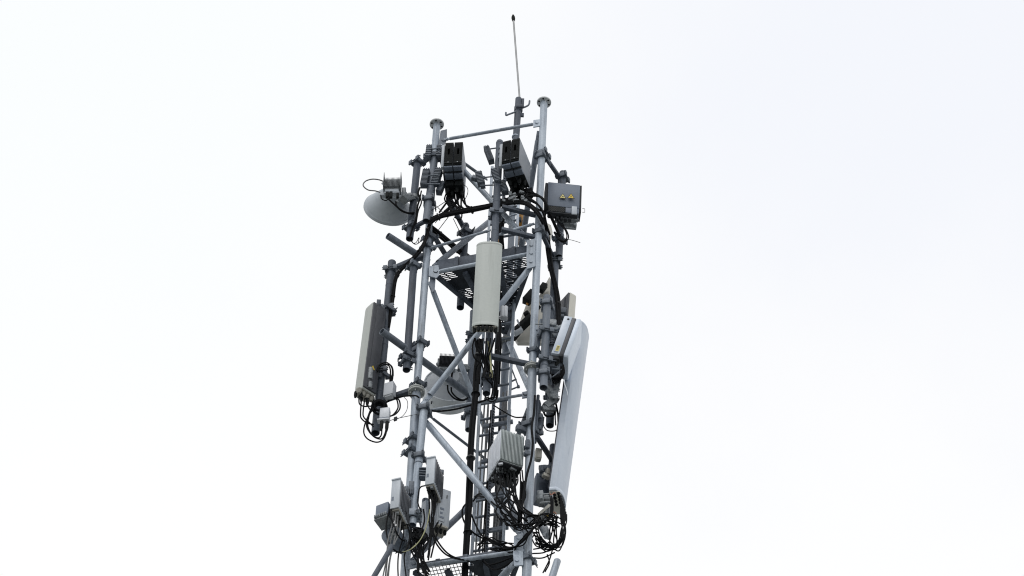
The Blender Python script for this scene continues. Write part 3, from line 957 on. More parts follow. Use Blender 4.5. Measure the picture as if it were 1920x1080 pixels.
m.tube(P(743, 372, -.1), P(746, 380, -.08), .012); m.lathe(P(744, 377, -.12), Vector((.2, -.3, -1)), [(.01, 0), (.022, .02), (.022, .05), (.01, .06)], 10)
m.build('bracket', ALU, d1)
m = MB(); m.box(P(717, 366, -.1), u, v, Z, .06, .06, .07, .01); m.tube(P(717, 344, -.1), P(722, 346, -.12), .014); m.tube(P(716, 345, -.1), P(721, 341, -.12), .012)
m.build('handle', RLIGHT, d1)
jumper(d1, [(721, 341, -.13), (710, 337, -.15), (697, 336, -.15), (685, 340, -.15), (681, 348, -.15), (690, 356, -.13), (704, 358, -.12), (713, 361, -.12), (717, 364, -.12)], .008, CGREY)
jumper(d1, [(714, 366, -.14), (716, 373, -.16), (723, 376, -.16), (727, 374, -.16)], .007)
jumper(d1, [(728, 373, -.17), (740, 384, -.15), (752, 394, -.08), (764, 399, 0), (776, 399, .07)], .011)
jumper(d1, [(742, 378, -.15), (744, 387, -.14), (754, 396, -.06), (766, 400, .02), (776, 401, .08)], .011)

hub2 = P(842, 716, .78)
d2ax = Vector((-.04, 1, -.0)).normalized()
d2 = dish('large lower drum shaped dish behind the crossing tower braces', hub2, d2ax, .3,
          [(.05, -.10), (.12, -.10), (.13, -.05), (.20, -.005), (.27, .035), (.284, .043), (.284, .06), (.1, .07)], BDISH)
MB().lathe(hub2, d2ax, [(.284, .055), (.284, .036), (.300, .036), (.302, .042), (.302, .18), (.308, .182), (.308, .25), (.30, .26), (.1, .27)], 48).build('shroud', DISHW, d2)
m = MB()
c = P(838, 683, .66)
m.box(c, *frame(0), Z, .19, .12, .18, .008); m.build('radio_box', RDARK, d2)
m = MB()
u, v = frame(0)
for k in range(12): m.box(c + u * (-.085 + .0155 * k) - v * .075, u, v, Z, .006, .04, .17, .001)
for k in range(12): m.box(c + u * (-.085 + .0155 * k) + Z * .11, u, v, Z, .005, .1, .05, .001)
m.build('fins', RDARK, d2)
m = MB()
m.box(P(823, 685, .68), u, v, Z, .04, .08, .18, .01); m.lathe(P(822, 682, .62), Vector((0, -1, 0)), [(.028, -.02), (.03, 0), (.012, .01)], 14)
m.box(P(838, 696, .68), u, v, Z, .19, .12, .04, .006)
m.box(P(868, 690, .70), u, v, Z, .13, .06, .09, .01); m.tube(P(860, 684, .7), P(878, 694, .72), .02); m.box(P(875, 692, .72), u, v, Z, .08, .06, .06, .008)
m.build('bracket', ALU, d2)
jumper(d2, [(848, 699, .6), (847, 706, .62), (847, 712, .66)], .012)
jumper(d2, [(839, 722, .45), (841, 735, .5), (852, 747, .55), (866, 751, .62), (876, 748, .68)], .010)
jumper(d2, [(846, 726, .45), (847, 735, .5), (856, 745, .55), (868, 750, .62), (877, 746, .68)], .010)
m = MB()
for px, py in ((809, 755), (842, 752.5), (843, 763.5), (864, 762)):
    m.box(P(px, py, .86 if py < 754 else .90), u, v, Z, .012, .02, .03)
m.build('latch', RDARK, d2)


# ------------------------------------------------------------------ twin radios at the top
def twin_radio(ftl, deg, w, d, h, label, name='twin_radio', hood=0):
    u, v = frame(deg)
    t = thing(name, label, 'radio unit', ftl - Z * h, 'twin black fronted radios')
    g_ = .008
    bw = (w - g_) / 2
    for k in (0, 1):
        o = ftl + u * (k * (bw + g_) + bw / 2)
        m = MB()
        m.box(o + v * (d / 2) - Z * h / 2, u, v, Z, bw, d, h, .008)
        bd = m.build('body', RSIDE, t)
        m = MB()
        m.box(o - v * .006 - Z * h * .5, u, v, Z, bw * .97, .016, h * .985, .004)
        m.build('front_grille', RBLACK, bd)
        m = MB()
        n = 26
        for i in range(n):
            m.box(o - v * .015 - Z * h * (.06 + .8 * (i + .5) / n) , u, v, Z, bw * .86, .006, h * .8 / n * .5, .0)
        m.box(o - v * .020 - Z * h * .92, u, v, Z, bw * .9, .014, h * .05, .003)
        m.build('louvre', PERF, bd)
        MB().box(o - v * .019 - Z * h * .42, u, v, Z, bw * .2, .006, h * .24).build('slot', VOID, bd)
        m = MB(); m.lathe(o - v * .026 - Z * h * .92, -v, [(.008, 0), (.008, .006)], 8); m.build('screw', ALU, bd)
        # underside: front lip, hood over the plugs, plugs
        zb = ftl.z - h
        ob = Vector((o.x, o.y, zb))
        m = MB(); m.box(ob + v * .035 - Z * .012, u, v, Z, bw * .96, .07, .026, .004); m.build('front_lip', RGREY, bd)
        m = MB(); m.box(ob + v * .085 - Z * .006, u, v, Z, bw * .96, .03, .014, .002); m.build('vent_strip', RDARK, bd)
        m = MB(); m.box(ob + v * (.15) - Z * .018, u, v, Z, bw * .97, .085, .04, .005); m.build('hood', RGREY, bd)
        m = MB(); m.box(ob + v * (d * .5 + .10) - Z * .004, u, v, Z, bw * .9, d - .22, .014, .003); m.build('bottom_plate', RBLACK, bd)
        if hood:
            m = MB(); m.box(ob + v * (d * .5 + .09) - Z * (hood / 2 + .01), u, v, Z, bw * .94, d - .24, hood, .006); m.build('plug_hood', RBLACK, bd)
            m = MB(); m.box(ob + v * (d - .01) - Z * (hood / 2), u, v, Z, bw * .98, .02, hood, .004); m.build('rear_plate', RGREY, bd)
        for i in range(3):
            m = MB()
            m.lathe(ob - Z * hood * .8 + v * (d * .60 + i * .05) + u * bw * (.24 if i % 2 else -.22), -Z, [(.02, 0), (.022, .02), (.022, .07), (.012, .11)], 10)
            m.build('plug', RBLACK, bd)
    # mounting rail strip on the left side
    m = MB()
    m.box(ftl - u * .022 + v * .03 - Z * h * .53, u, v, Z, .035, .05, h * .98, .004)
    m.build('mounting_rail', RLIGHT, t)
    m = MB()
    m.box(ftl - u * .01 + v * .3 - Z * h * .60, u, v, Z, .03, .35, h * .7, .006)
    m.build('side_rail', RDARK, t)
    return t, u, v


tr1, u1, v1 = twin_radio(P(835, 269, -.38), 7, .222, .44, .45, 'left twin radio with black louvred fronts beside the left leg', hood=.11)
tr2, u2, v2 = twin_radio(P(943, 267, -.72), 20, .222, .43, .44, 'right twin radio with black louvred fronts at the central pipe')
m = MB(); m.lathe(P(994, 313, -.26), u2, [(.034, -.002), (.034, .006)], 20)
bd = m.build('round_label', WHITE, tr2)
m = MB(); m.lathe(P(994, 313, -.26) + u2 * .006, u2, [(.014, -.001), (.014, .002)], 14); m.build('label_mark', RGREY, bd)
for t_, lst in ((tr1, (((797, 335, -.22), 13, .30, 12, 4), ((819, 333, -.20), 14, .30, 10, 8), ((826, 353, -.14), 11, .20, 8, 10), ((804, 286, -.22), 11, .22, 6, 2), ((823, 286, -.22), 9, .22, 6, 0), ((797, 296, -.1), 6, .09, 3, 0))),
                (tr2, (((917, 291, -.42), 11, .28, 14, -14), ((900, 336, -.42), 13, .22, 8, -10), ((930, 331, -.50), 11, .24, 9, -14), ((944, 352, -.44), 13, .20, 8, -16), ((905, 344, -.40), 9, .12, 5, -6), ((938, 290, -.5), 6, .30, 3, 0)))):
    for pp, wpx, hh, n, lean in lst:
        m = MB()
        uz = (Z + X1 * (lean * .02)).normalized()
        ux = (u1 - uz * u1.dot(uz)).normalized()
        teeth_block(m, P(*pp), ux, ux.cross(uz), uz, wpx / 155, .07, hh, n)
        m.build('bracket_jaw', STEEL, t_)
m = MB()
m.tube(P(796, 330, -.25), P(822, 328, -.28), .009); m.tube(P(794, 345, -.25), P(825, 345, -.28), .009)
m.tube(P(805, 280, -.25), P(826, 278, -.28), .009); m.build('bracket_bolt', STEEL, tr1)
m = MB()
m.tube(P(896, 334, -.44), P(934, 330, -.5), .009); m.tube(P(900, 348, -.44), P(944, 346, -.5), .009); m.tube(P(914, 280, -.44), P(940, 276, -.5), .009)
m.build('bracket_bolt', STEEL, tr2)
MB().beam(P(885, 333, -.42), P(904, 338, -.42), .06, .06).build('bracket_arm', STEEL, tr2)
rnd = random.Random(8)
for k in range(11):
    x0 = 836 + 3.3 * k
    xe = 842 + rnd.uniform(-14, 60)
    jumper(tr1, [(x0, 362 + rnd.uniform(-3, 3), -.02), (x0 + rnd.uniform(-3, 3), 374, -.06), (x0 + (xe - x0) * .45 + rnd.uniform(-3, 3), 386, -.1), (xe, 396 - (xe - 842) * .10, -.16)], .0095 + .003 * rnd.random())
jumper(tr1, [(868, 345, -.1), (876, 352, -.12), (877, 362, -.12), (872, 374, -.1)], .004)
jumper(tr1, [(842, 374, -.02), (862, 392, -.1), (866, 404, -.1), (862, 412, -.1), (852, 407, -.1)], .009)
jumper(tr1, [(824, 398, -.1), (842, 372, -.05), (840, 362, -.02)], .012)
jumper(tr1, [(826, 402, -.1), (850, 388, -.08), (858, 372, -.03)], .012)
for k in range(22):
    x0 = 958 + 1.8 * k
    jumper(tr2, [(x0, 358 - .3 * k + rnd.uniform(-3, 3), -.34), (x0 + rnd.uniform(-4, 3), 368, -.38), (x0 - 12 + rnd.uniform(-6, 6), 376, -.42), (938 + rnd.uniform(-4, 20), 378 + rnd.uniform(-7, 6), -.44)], .012 + .004 * rnd.random())
for k in range(9):
    x0 = 964 + 4 * k
    q = rnd.uniform(-3, 3)
    jumper(tr2, [(x0, 357, -.34), (x0 + 6, 366 + q, -.42), (990 + q, 372 + q * 1.5, -.48), (1008 + q, 383 + q, -.52), (1019 + q * .6, 400 + q, -.5), (1024 + q * .6, 420 + q, -.44), (1030 + q * .5, 440, -.3)], .012)
jumper(tr2, [(985, 360, -.34), (1000, 362, -.5), (1018, 372, -.55), (1026, 386, -.55), (1020, 396, -.5), (1004, 390, -.5), (990, 380, -.48)], .012)
jumper(tr2, [(990, 368, -.5), (1010, 368, -.54), (1022, 380, -.55), (1024, 396, -.5)], .014)
m = MB()
for k in range(16):
    a = P(938 + rnd.uniform(0, 52), 368 + rnd.uniform(-10, 12), -.46)
    m = MB()
    m.box(a, *frame(rnd.uniform(-40, 40)), Z, .03 + .03 * rnd.random(), .03, .02 + .03 * rnd.random(), .004)
    m.build('cable_clip', ALU, tr2)

# ------------------------------------------------------------------ warning sign radio
u, v = frame(-4)
ftl = P(1028, 341, -.20)
wr = thing('sign_radio', 'grey radio with two yellow warning triangles on the right side', 'radio unit', ftl - Z * .6)
Wd, Hh, Dd = .395, .455, .15
m = MB(); m.box(ftl + u * Wd / 2 + v * Dd / 2 - Z * Hh / 2, u, v, Z, Wd, Dd, Hh, .006); m.build('cover', RGREY, wr)
m = MB(); m.box(ftl - u * .017 + v * (Dd / 2 + .01) - Z * (Hh / 2 + .03), u, v, Z, .032, Dd, Hh + .05, .006); m.build('side_cheek', RDARK, wr)
m = MB(); m.box(ftl + u * (Wd + .012) + v * (Dd / 2 + .01) - Z * (Hh / 2 + .03), u, v, Z, .022, Dd * 1.05, Hh + .07, .006); m.build('side_cheek', RDARK, wr)
lo = ftl - Z * Hh
m = MB(); m.box(lo + u * (Wd * .29 + .004) + v * .06 - Z * .05, u, v, Z, Wd * .54, .11, .1, .004)
gr = m.build('lower_grille', PERF, wr)
m = MB()
for i in range(9):
    for j in range(5):
        m.lathe(lo + u * (.03 + .021 * i + (.01 if j % 2 else 0)) + v * .006 - Z * (.012 + .019 * j), -v, [(.0065, -.003), (.0065, .002)], 6)
m.build('perforation', BLK, gr)
m = MB(); m.box(lo + u * Wd * .78 + v * .06 - Z * .048, u, v, Z, Wd * .42, .11, .1, .004); m.build('lower_cover', RGREY, wr)
m = MB(); m.box(lo + u * Wd * .84 + v * .0 - Z * .055, u, v, Z, .065, .02, .15, .006); m.build('handle', RLIGHT, wr)
m = MB(); m.box(lo + u * Wd * .5 + v * .06 - Z * .110, u, v, Z, Wd * .9, .1, .02, .004)
for i in range(4): m.box(lo + u * (Wd * (.34 + .13 * i)) + v * .08 - Z * .14, u, v, Z, .03, .05, .05, .004)
m.build('connector_tray', RDARK, wr)
m = MB()
m.tube(P(1040, 414, -.05), P(1081, 416, -.05), .026, 12); m.box(P(1070, 411, -.08), u, v, Z, .19, .05, .05, .006); m.box(P(1079, 409, -.06), u, v, Z, .03, .06, .09, .006)
m.build('bracket', ALU, wr)
m = MB()
m.box(P(1069, 421, -.03), u, v, Z, .15, .06, .05, .006); m.box(P(1078, 424, -.05), u, v, Z, .04, .07, .05, .006); m.tube(P(1056, 427, -.03), P(1080, 429, -.03), .016, 10)
m.build('bracket', ALU, wr)
m = MB(); m.path(PP([(1092, 391, -.1), (1096.5, 391.5, -.1), (1096.5, 398, -.1), (1092, 398, -.1)]), .004, 6, 1); m.build('wire_handle', RODM, wr)


def triangle(c, s_, k, mt):
    pts = [(-s_ / 2, -s_ * .45), (s_ / 2, -s_ * .45), (0, s_ * .63)]
    m = MB(); m.prism(pts, c, u, Z, -v, .003)
    b = m.build('warning_sign', BLK, wr)
    yi = -s_ * .45 + s_ * .32
    m = MB(); m.prism([(x * .74, yi + (y - yi) * .74) for x, y in pts], c - v * .003, u, Z, -v, .0015); m.build('sign_face', mt, b)
    m = MB()
    if k == 'bolt':
        poly = [(-.004, .022), (.010, .022), (.003, .006), (.013, .006), (-.006, -.026), (-.001, -.004), (-.012, -.004)]
        poly = [(x * .75, y * .75 - .008) for x, y in poly]
    else:
        poly = [(-.013, -.014), (.011, -.016), (.014, -.009), (.008, -.003), (-.002, -.001), (-.011, -.007)]
    m.prism(poly, c - v * .0046, u, Z, -v, .0015)
    m.build('sign_symbol', BLK, b)


triangle(P(1055, 369, -.20) + u * 0 - v * .006, .092, 'hand', YELP)
triangle(P(1070.5, 369, -.20) - v * .006, .094, 'bolt', YEL)
jumper(wr, [(1032, 395, -.1), (1036, 404, -.1), (1052, 420, -.1), (1062, 432, -.1), (1066, 444, -.1), (1062, 452, -.1), (1054, 454, -.08)], .008)
jumper(wr, [(1034, 398, -.1), (1050, 420, -.1), (1060, 432, -.1), (1063, 444, -.1), (1058, 452, -.1)], .008)
jumper(wr, [(1040, 436, -.05), (1048, 448, -.1), (1056, 453, -.1), (1063, 449, -.1)], .016)
jumper(wr, [(1062, 448, -.05), (1075, 451, -.05), (1088, 455, -.05)], .0035, CGREY)
jumper(wr, [(1028, 396, -.3), (1036, 412, -.2), (1044, 430, -.1), (1050, 445, -.06)], .02)

# ------------------------------------------------------------------ finned box
nf = Vector((.35, -.94, 0)).normalized()
uf = Vector((.94, .35, 0)).normalized()
vf = -nf
ntl = P(940, 806, -.50)
fb = thing('finned_radio', 'large ribbed radio box with pale left side in front of the ladder', 'radio unit', ntl - Z * .6)
w, d, h = .285, .36, .50
c = ntl + uf * w / 2 + vf * d / 2 - Z * h / 2
m = MB(); m.box(c + vf * .006, uf, vf, Z, w, d - .012, h, .006); m.build('body', FINS, fb)
m = MB()
for k in range(17): m.box(ntl + uf * (w * (k + .5) / 17) - Z * (h / 2 - .01) + vf * .004, uf, vf, Z, .008, .030, h * (.99 + .02 * (k % 2)), .001)
m.build('fins', FINS, fb)
m = MB()
m.box(c - uf * (w / 2 + .004), uf, vf, Z, .012, d * 1.0, h * 1.02, .003)
for k in range(3): m.box(c - uf * (w / 2 + .012) + vf * d * (-.3 + .27 * k), uf, vf, Z, .01, .07, h * .96, .003)
m.build('side_panel', WHITE, fb)
m = MB(); m.box(c - Z * (h / 2 + .008), uf, vf, Z, w * .96, d * .94, .02, .004); bt = m.build('bottom_plate', RDARK, fb)
rnd = random.Random(12)
for k in range(16):
    p = c - Z * (h / 2 + .03) + uf * rnd.uniform(-.11, .11) + vf * rnd.uniform(-.14, .14)
    m = MB(); m.box(p, *frame(rnd.uniform(-50, 50)), Z, rnd.uniform(.03, .09), rnd.uniform(.02, .05), rnd.uniform(.02, .06), .004)
    m.build('connector_fitting', ALU, bt)
for k in range(5):
    m = MB(); m.box(c - Z * (h / 2 + .04) + uf * (-.12 + .055 * k) + vf * rnd.uniform(-.16, .02), *frame(rnd.uniform(-50, 50)), Z, .05, .025, .03, .006); m.build('plug_boot', WHITE, bt)
connectors(fb, [c - Z * (h / 2 + .02) + uf * (-.10 + .05 * (k % 5)) + vf * (-.1 + .1 * (k // 5)) for k in range(12)], Z, .02, .07)
for k in range(13):
    x0, y0 = 926 + 4.4 * k, 894 - 1.2 * k + rnd.uniform(-10, 4)
    xe, ye = 938 + rnd.uniform(-8, 52), 978 + rnd.uniform(-22, 16)
    jumper(fb, [(x0, y0, -.35), (x0 + rnd.uniform(-4, 8), y0 + 22, -.42), ((x0 * .6 + xe * .4) + rnd.uniform(-12, 12), (y0 + ye) / 2 + 6, -.45), (xe + rnd.uniform(-6, 6), ye - 12, -.45), (xe + rnd.uniform(6, 30), ye + rnd.uniform(0, 12), -.46)], .0085)
MB().box(P(943, 806, -.35), uf, vf, Z, .04, .06, .08, .008).build('bracket', STEEL, fb)
m = MB(); m.box(P(978, 805, -.4), uf, vf, Z, .14, .06, .08, .01)
m.build('bracket', STEEL, fb)
MB().tube(P(982, 840, -.3), P(994, 842, -.38), .03).build('bracket_tube', STEEL, fb)
MB().box(P(989, 833, -.44), uf, vf, Z, .05, .04, .14, .006).build('bracket', STEEL, fb)
MB().box(P(988, 851, -.42), uf, vf, Z, .07, .06, .07, .01).build('bracket', STEEL, fb)


# ------------------------------------------------------------------ lower-left radios
def slim_radio(ftl, deg, w, d, h, label, mt=RLIGHT, group='slim pale radios at the lower left'):
    u, v = frame(deg)
    t = thing('slim_radio', label, 'radio unit', ftl - Z * h, group)
    c = ftl + u * w / 2 + v * d / 2 - Z * h / 2
    m = MB(); m.box(c, u, v, Z, w, d, h, .007); bd = m.build('housing', mt, t)
    m = MB(); m.box(c - v * (d / 2 + .003), u, v, Z, w * .94, .01, h * 1.02, .003)
    m.box(c - v * (d / 2 + .004) + Z * h * .49, u, v, Z, w, .03, .02, .003)
    m.build('front_cover', RLIGHT, t)
    m = MB()
    for k in range(8): m.box(c + u * (w / 2 + .006) + v * (d * ((k + .5) / 8 - .5)), u, v, Z, .014, .008, h * .86, .001)
    m.build('fins', BACK, t)
    MB().box(c - v * (d / 2 + .009) - u * w * .24 - Z * h * .18, u, v, Z, w * .22, .003, h * .13).build('rating_label', RGREY, t)
    m = MB(); m.box(c - Z * (h / 2 + .01), u, v, Z, w * .9, d * .92, .024, .004); m.build('connector_plate', CREAM, t)
    connectors(t, [c - Z * (h / 2 + .02) + v * (-.11 + .055 * k) + u * w * (.22 if k % 2 else -.2) for k in range(5)], Z, .022, .055)
    m = MB(); m.box(c + u * w * .2 - Z * (h / 2 + .03) - v * .12, u, v, Z, .03, .03, .05, .004); m.box(c - u * w * .3 - Z * (h / 2 + .03) - v * .05, u, v, Z, .03, .05, .04, .004)
    m.build('clip', ALU, t)
    return t


sa = slim_radio(P(735, 901, -.42), 20, .108, .34, .47, 'slim pale radio hanging left of the lower left leg')
sb = slim_radio(P(800, 860, -.36), 18, .108, .30, .44, 'slim pale radio right of the lower left leg, upper of the cluster')
m = MB(); m.box(P(762, 921, -.16), X1, Y1, Z, .17, .05, .12, .008); m.box(P(772, 914, -.12), X1, Y1, Z, .07, .10, .12, .01)
for k in range(5): m.box(P(757 + 3.2 * k, 921, -.2), X1, Y1, Z, .008, .05, .13)
m.build('bracket', STEEL, sa)
m = MB(); m.box(P(794, 889, -.16), X1, Y1, Z, .10, .06, .18, .008)
for k in range(4): m.box(P(795, 880 + 5 * k, -.2), X1, Y1, Z, .11, .05, .012)
m.build('bracket', STEEL, sb)
MB().box(P(828, 886, -.05), X1, Y1, Z, .05, .05, .06, .01).build('lifting_eye', STEEL, sb)
u, v = frame(-22)
cf = P(823, 913, -.12)
sc_ = thing('slim_radio', 'wide pale radio with hand slot, lowest right of the cluster', 'radio unit', cf - Z * .6, 'slim pale radios at the lower left')
c = cf + u * .075 + v * .10 - Z * .30
m = MB(); m.box(c, u, v, Z, .155, .2, .60, .008); m.build('housing', RLIGHT, sc_)
m = MB(); m.box(c - v * .104 - u * .024 - Z * .12, u, v, Z, .075, .012, .26, .004); pl = m.build('service_door', RLIGHT, sc_)
m = MB(); m.box(c - v * .112 - u * .024 - Z * .05, u, v, Z, .05, .004, .03); m.box(c - v * .112 - u * .024 - Z * .19, u, v, Z, .05, .004, .03); m.box(c - v * .112 - u * .03 - Z * .12, u, v, Z, .03, .004, .03); m.build('label', RGREY, pl)
m = MB(); m.box(c - v * .102 + u * .03 + Z * .18, u, v, Z, .010, .006, .05); m.build('hand_slot', BLK, sc_)
m = MB(); m.box(c - Z * .31 - v * .02, u, v, Z, .14, .16, .03, .004); m.build('connector_plate', CREAM, sc_)
connectors(sc_, [c - Z * .32 + u * (-.05 + .05 * k) - v * .05 for k in range(3)], Z, .02, .07)
# edge-on plate radio and its stub
t = thing('slim_radio', 'pale radio seen edge on, tucked behind the lower left pipe', 'radio unit', P(797, 1005, .1), 'slim pale radios at the lower left')
m = MB(); m.slab(PP([(796, 944, .1), (803, 939, .02), (803, 985, .02), (799, 1005, .05), (790, 1006, .15)]), .06); m.build('housing', RLIGHT, t)
m = MB(); m.tube(P(798, 938, .12), P(796, 965, .12), .042, 14); m.build('cylinder', GALV2, t)
m = MB(); m.box(P(796, 1003, .1), u, v, Z, .12, .12, .05, .008); m.box(P(793, 1010, .1), u, v, Z, .08, .08, .08, .01); m.build('connector_plate', RDARK, t)
# small left ones
t = thing('slim_radio', 'small dark topped radio at the far left of the cluster', 'radio unit', P(718, 985, -.3), 'slim pale radios at the lower left')
u, v = frame(30)
c = P(722, 964, -.28)
m = MB(); m.box(c, u, v, Z, .16, .16, .20, .01); m.build('housing', RGREY, t)
m = MB()
for k in range(7): m.box(c - Z * .11 + u * (-.07 + .023 * k) - v * .02, u, v, Z, .010, .18, .05, .002)
m.box(c - Z * .14, u, v, Z, .17, .18, .02, .004); m.build('fins', ALU, t)
t = thing('equipment_drum', 'rounded grey housing below the far left radio', 'housing', P(733, 1010, -.1))
m = MB(); m.lathe(P(731, 998, -.2), Vector((.5, 1, 0)), [(.09, 0), (.11, .01), (.115, .03), (.115, .2), (.1, .22)], 22); m.build('drum', RGREY, t)
m = MB(); m.box(P(738, 997, -.24), X1, Y1, Z, .09, .03, .02); m.box(P(740, 1003, -.24), X1, Y1, Z, .1, .03, .02); m.box(P(737, 1008, -.2), X1, Y1, Z, .06, .06, .05, .01); m.build('bracket', ALU, t)

for t_, lst in ((sa, ([(732, 950, -.36), (724, 985, -.42), (730, 1020, -.42), (748, 1036, -.36), (762, 1030, -.3), (768, 1005, -.25), (764, 985, -.2)],
                      [(734, 948, -.4), (733, 965, -.44), (740, 990, -.44), (749, 1008, -.4), (758, 1014, -.3)],
                      [(742, 958, -.4), (740, 985, -.44), (732, 1015, -.42), (727, 1040, -.42), (722, 1090, -.42)],
                      [(746, 962, -.35), (744, 990, -.4), (738, 1020, -.42), (731, 1050, -.42), (727, 1090, -.42)],
                      [(752, 970, -.3), (748, 1000, -.4), (735, 1030, -.42), (729, 1060, -.42), (725, 1090, -.42)],
                      [(733, 950, -.42), (744, 949, -.4), (754, 955, -.34), (762, 962, -.25)],
                      [(752, 975, -.3), (757, 1000, -.3), (748, 1035, -.3), (746, 1060, -.3), (747, 1090, -.3)],
                      [(738, 958, -.4), (735, 985, -.42), (728, 1010, -.44), (724, 1050, -.44), (716, 1090, -.44)],
                      [(756, 985, -.3), (768, 985, -.28), (770, 1005, -.28), (760, 1035, -.28), (758, 1050, -.28), (762, 1085, -.28)])),
                (sb, ([(804, 914, -.3), (805, 950, -.32), (805, 980, -.3), (812, 1005, -.3), (822, 1025, -.3), (840, 1042, -.25), (870, 1050, -.2), (905, 1050, -.15)],
                      [(809, 917, -.3), (810, 950, -.32), (809, 975, -.3), (813, 1000, -.3), (830, 1028, -.28), (850, 1044, -.2), (880, 1052, -.2)],
                      [(814, 922, -.25), (813, 960, -.3), (812, 985, -.3), (808, 1005, -.3), (806, 1030, -.3), (803, 1050, -.3)],
                      [(818, 925, -.25), (815, 960, -.3), (807, 985, -.3), (806, 1005, -.3), (796, 1030, -.3)],
                      [(800, 910, -.3), (788, 914, -.3), (784, 930, -.3), (784, 945, -.3), (790, 960, -.28)])),
                (sc_, ([(822, 978, -.1), (815, 990, -.2), (811, 1000, -.25), (806, 1020, -.3), (802, 1045, -.3)],
                       [(828, 982, -.1), (820, 1000, -.2), (814, 1020, -.25), (808, 1045, -.3)],
                       [(794, 955, -.2), (796, 975, -.25), (790, 995, -.3), (784, 1005, -.3)]))):
    for k, s_ in enumerate(lst):
        jumper(t_, s_, .0095 if k < 4 else .008, CGREY if (t_ is sa and k in (2, 3, 4, 7)) else CABLE)
gd = thing('ground_wire', 'thin yellow green wire crossing the lower left cluster', 'wire', P(780, 1020, -.3))
jumper(gd, [(803, 975, -.34), (795, 1000, -.34), (782, 1020, -.34), (768, 1031, -.34), (752, 1036, -.34)], .005, CBEIGE)
jumper(gd, [(806, 955, -.34), (800, 985, -.34), (788, 1012, -.34), (772, 1028, -.34)], .005, CBEIGE)
cl = thing('cable_tangle', 'knot of black cables below the lower left pipe', 'cable', P(775, 1015, -.25))
rnd = random.Random(21)
for k in range(9):
    x0, y0 = 770 + rnd.uniform(-4, 24), 994 + rnd.uniform(-6, 20)
    jumper(cl, [(x0, y0, -.2), (x0 + rnd.uniform(-12, 14), y0 + rnd.uniform(-6, 14), -.25), (768 + 3.2 * k, 1020 + rnd.uniform(-8, 8), -.2), (778 + 2 * k, 1042 + rnd.uniform(-8, 8), -.2), (790 + rnd.uniform(-8, 20), 1075 + rnd.uniform(-8, 12), -.2)], .0095)
m = MB()
for pp, w in (((775, 1008), .10), ((789, 1008), .12), ((785, 1025), .08), ((771, 1022), .07), ((782, 996), .09)):
    m.box(P(pp[0], pp[1], .02), *frame(rnd.uniform(-40, 40)), Z, w, w * .8, w * .9, .012)
m.build('junction', RDARK, cl)

# ------------------------------------------------------------------ lower-right gear
t = thing('flat_radio', 'flat blue grey radio behind the lower end of the long antenna', 'radio unit', P(1018, 950, .1))
m = MB(); m.box(P(1020, 921, .12), *frame(-15), Z, .22, .10, .46, .01); m.build('housing', RGREY, t)
m = MB(); m.box(P(1019, 925, .05), *frame(-15), Z, .14, .02, .3, .006); m.build('panel', RGREY, t)
t = thing('mesh_radio', 'cream edged mesh box beneath the flat blue grey radio', 'radio unit', P(1020, 975, -.1))
q = PP([(1011, 967, -.12), (1030, 948, -.12), (1033, 952, -.12), (1032, 968, -.1), (1013, 985, -.1)])
m = MB(); m.slab(q, .12); m.build('housing', RDARK, t)
m = MB(); m.beam(P(1010, 966, -.17), P(1031, 947, -.17), .03, .035); m.build('rim', PANELB, t)
m = MB()
for k in range(8): m.beam(P(1013 + 2.4 * k, 966 - 2.1 * k, -.19), P(1014 + 2.3 * k, 982 - 2.0 * k, -.18), .008, .008)
m.build('grille_bar', ALU, t)
MB().box(P(1026, 966, -.2), *frame(10), Z, .04, .01, .03).build('sticker', YEL, t)
t = thing('cylinder_filter', 'pale cylinder hanging among cables near the lower right leg', 'filter', P(1024, 1003, -.3))
m = MB(); m.tube(P(1016, 984, -.3), P(1027, 1005, -.3), .05, 16); m.tube(P(1027, 1005, -.3), P(1029, 1010, -.3), .02, 10); m.build('cylinder', RLIGHT, t)
MB().tube(P(1019, 1002, -.36), P(1028, 996, -.36), .006).build('pin', RLIGHT, t)
MB().box(P(1020, 1003, -.36), *frame(20), Z, .03, .02, .05, .004).build('clip', RLIGHT, t)
t = thing('fittings_cluster', 'small cluster of dark fittings right of the leg beside long antenna', 'fittings', P(1022, 885, -.1))
m = MB()
rnd = random.Random(31)
for k in range(9): m.box(P(1016 + rnd.uniform(0, 14), 876 + rnd.uniform(0, 22), -.05 - .1 * rnd.random()), *frame(rnd.uniform(-40, 40)), Z, .07, .06, .06 + .05 * rnd.random(), .008)
m.build('fittings', STEEL, t)
MB().box(P(1024, 893, -.18), *frame(-30), Z, .09, .05, .05, .006).build('clip', CREAM, t)
MB().box(P(1027, 885, -.18), *frame(-30), Z, .04, .05, .09, .006).build('clip', CREAM, t)
small_box(P(1009, 853, -.1), -10, .075, .08, .16, 'junction_box', 'pale box right of the leg, level with the ribbed radio', 'junction box', PANELB)
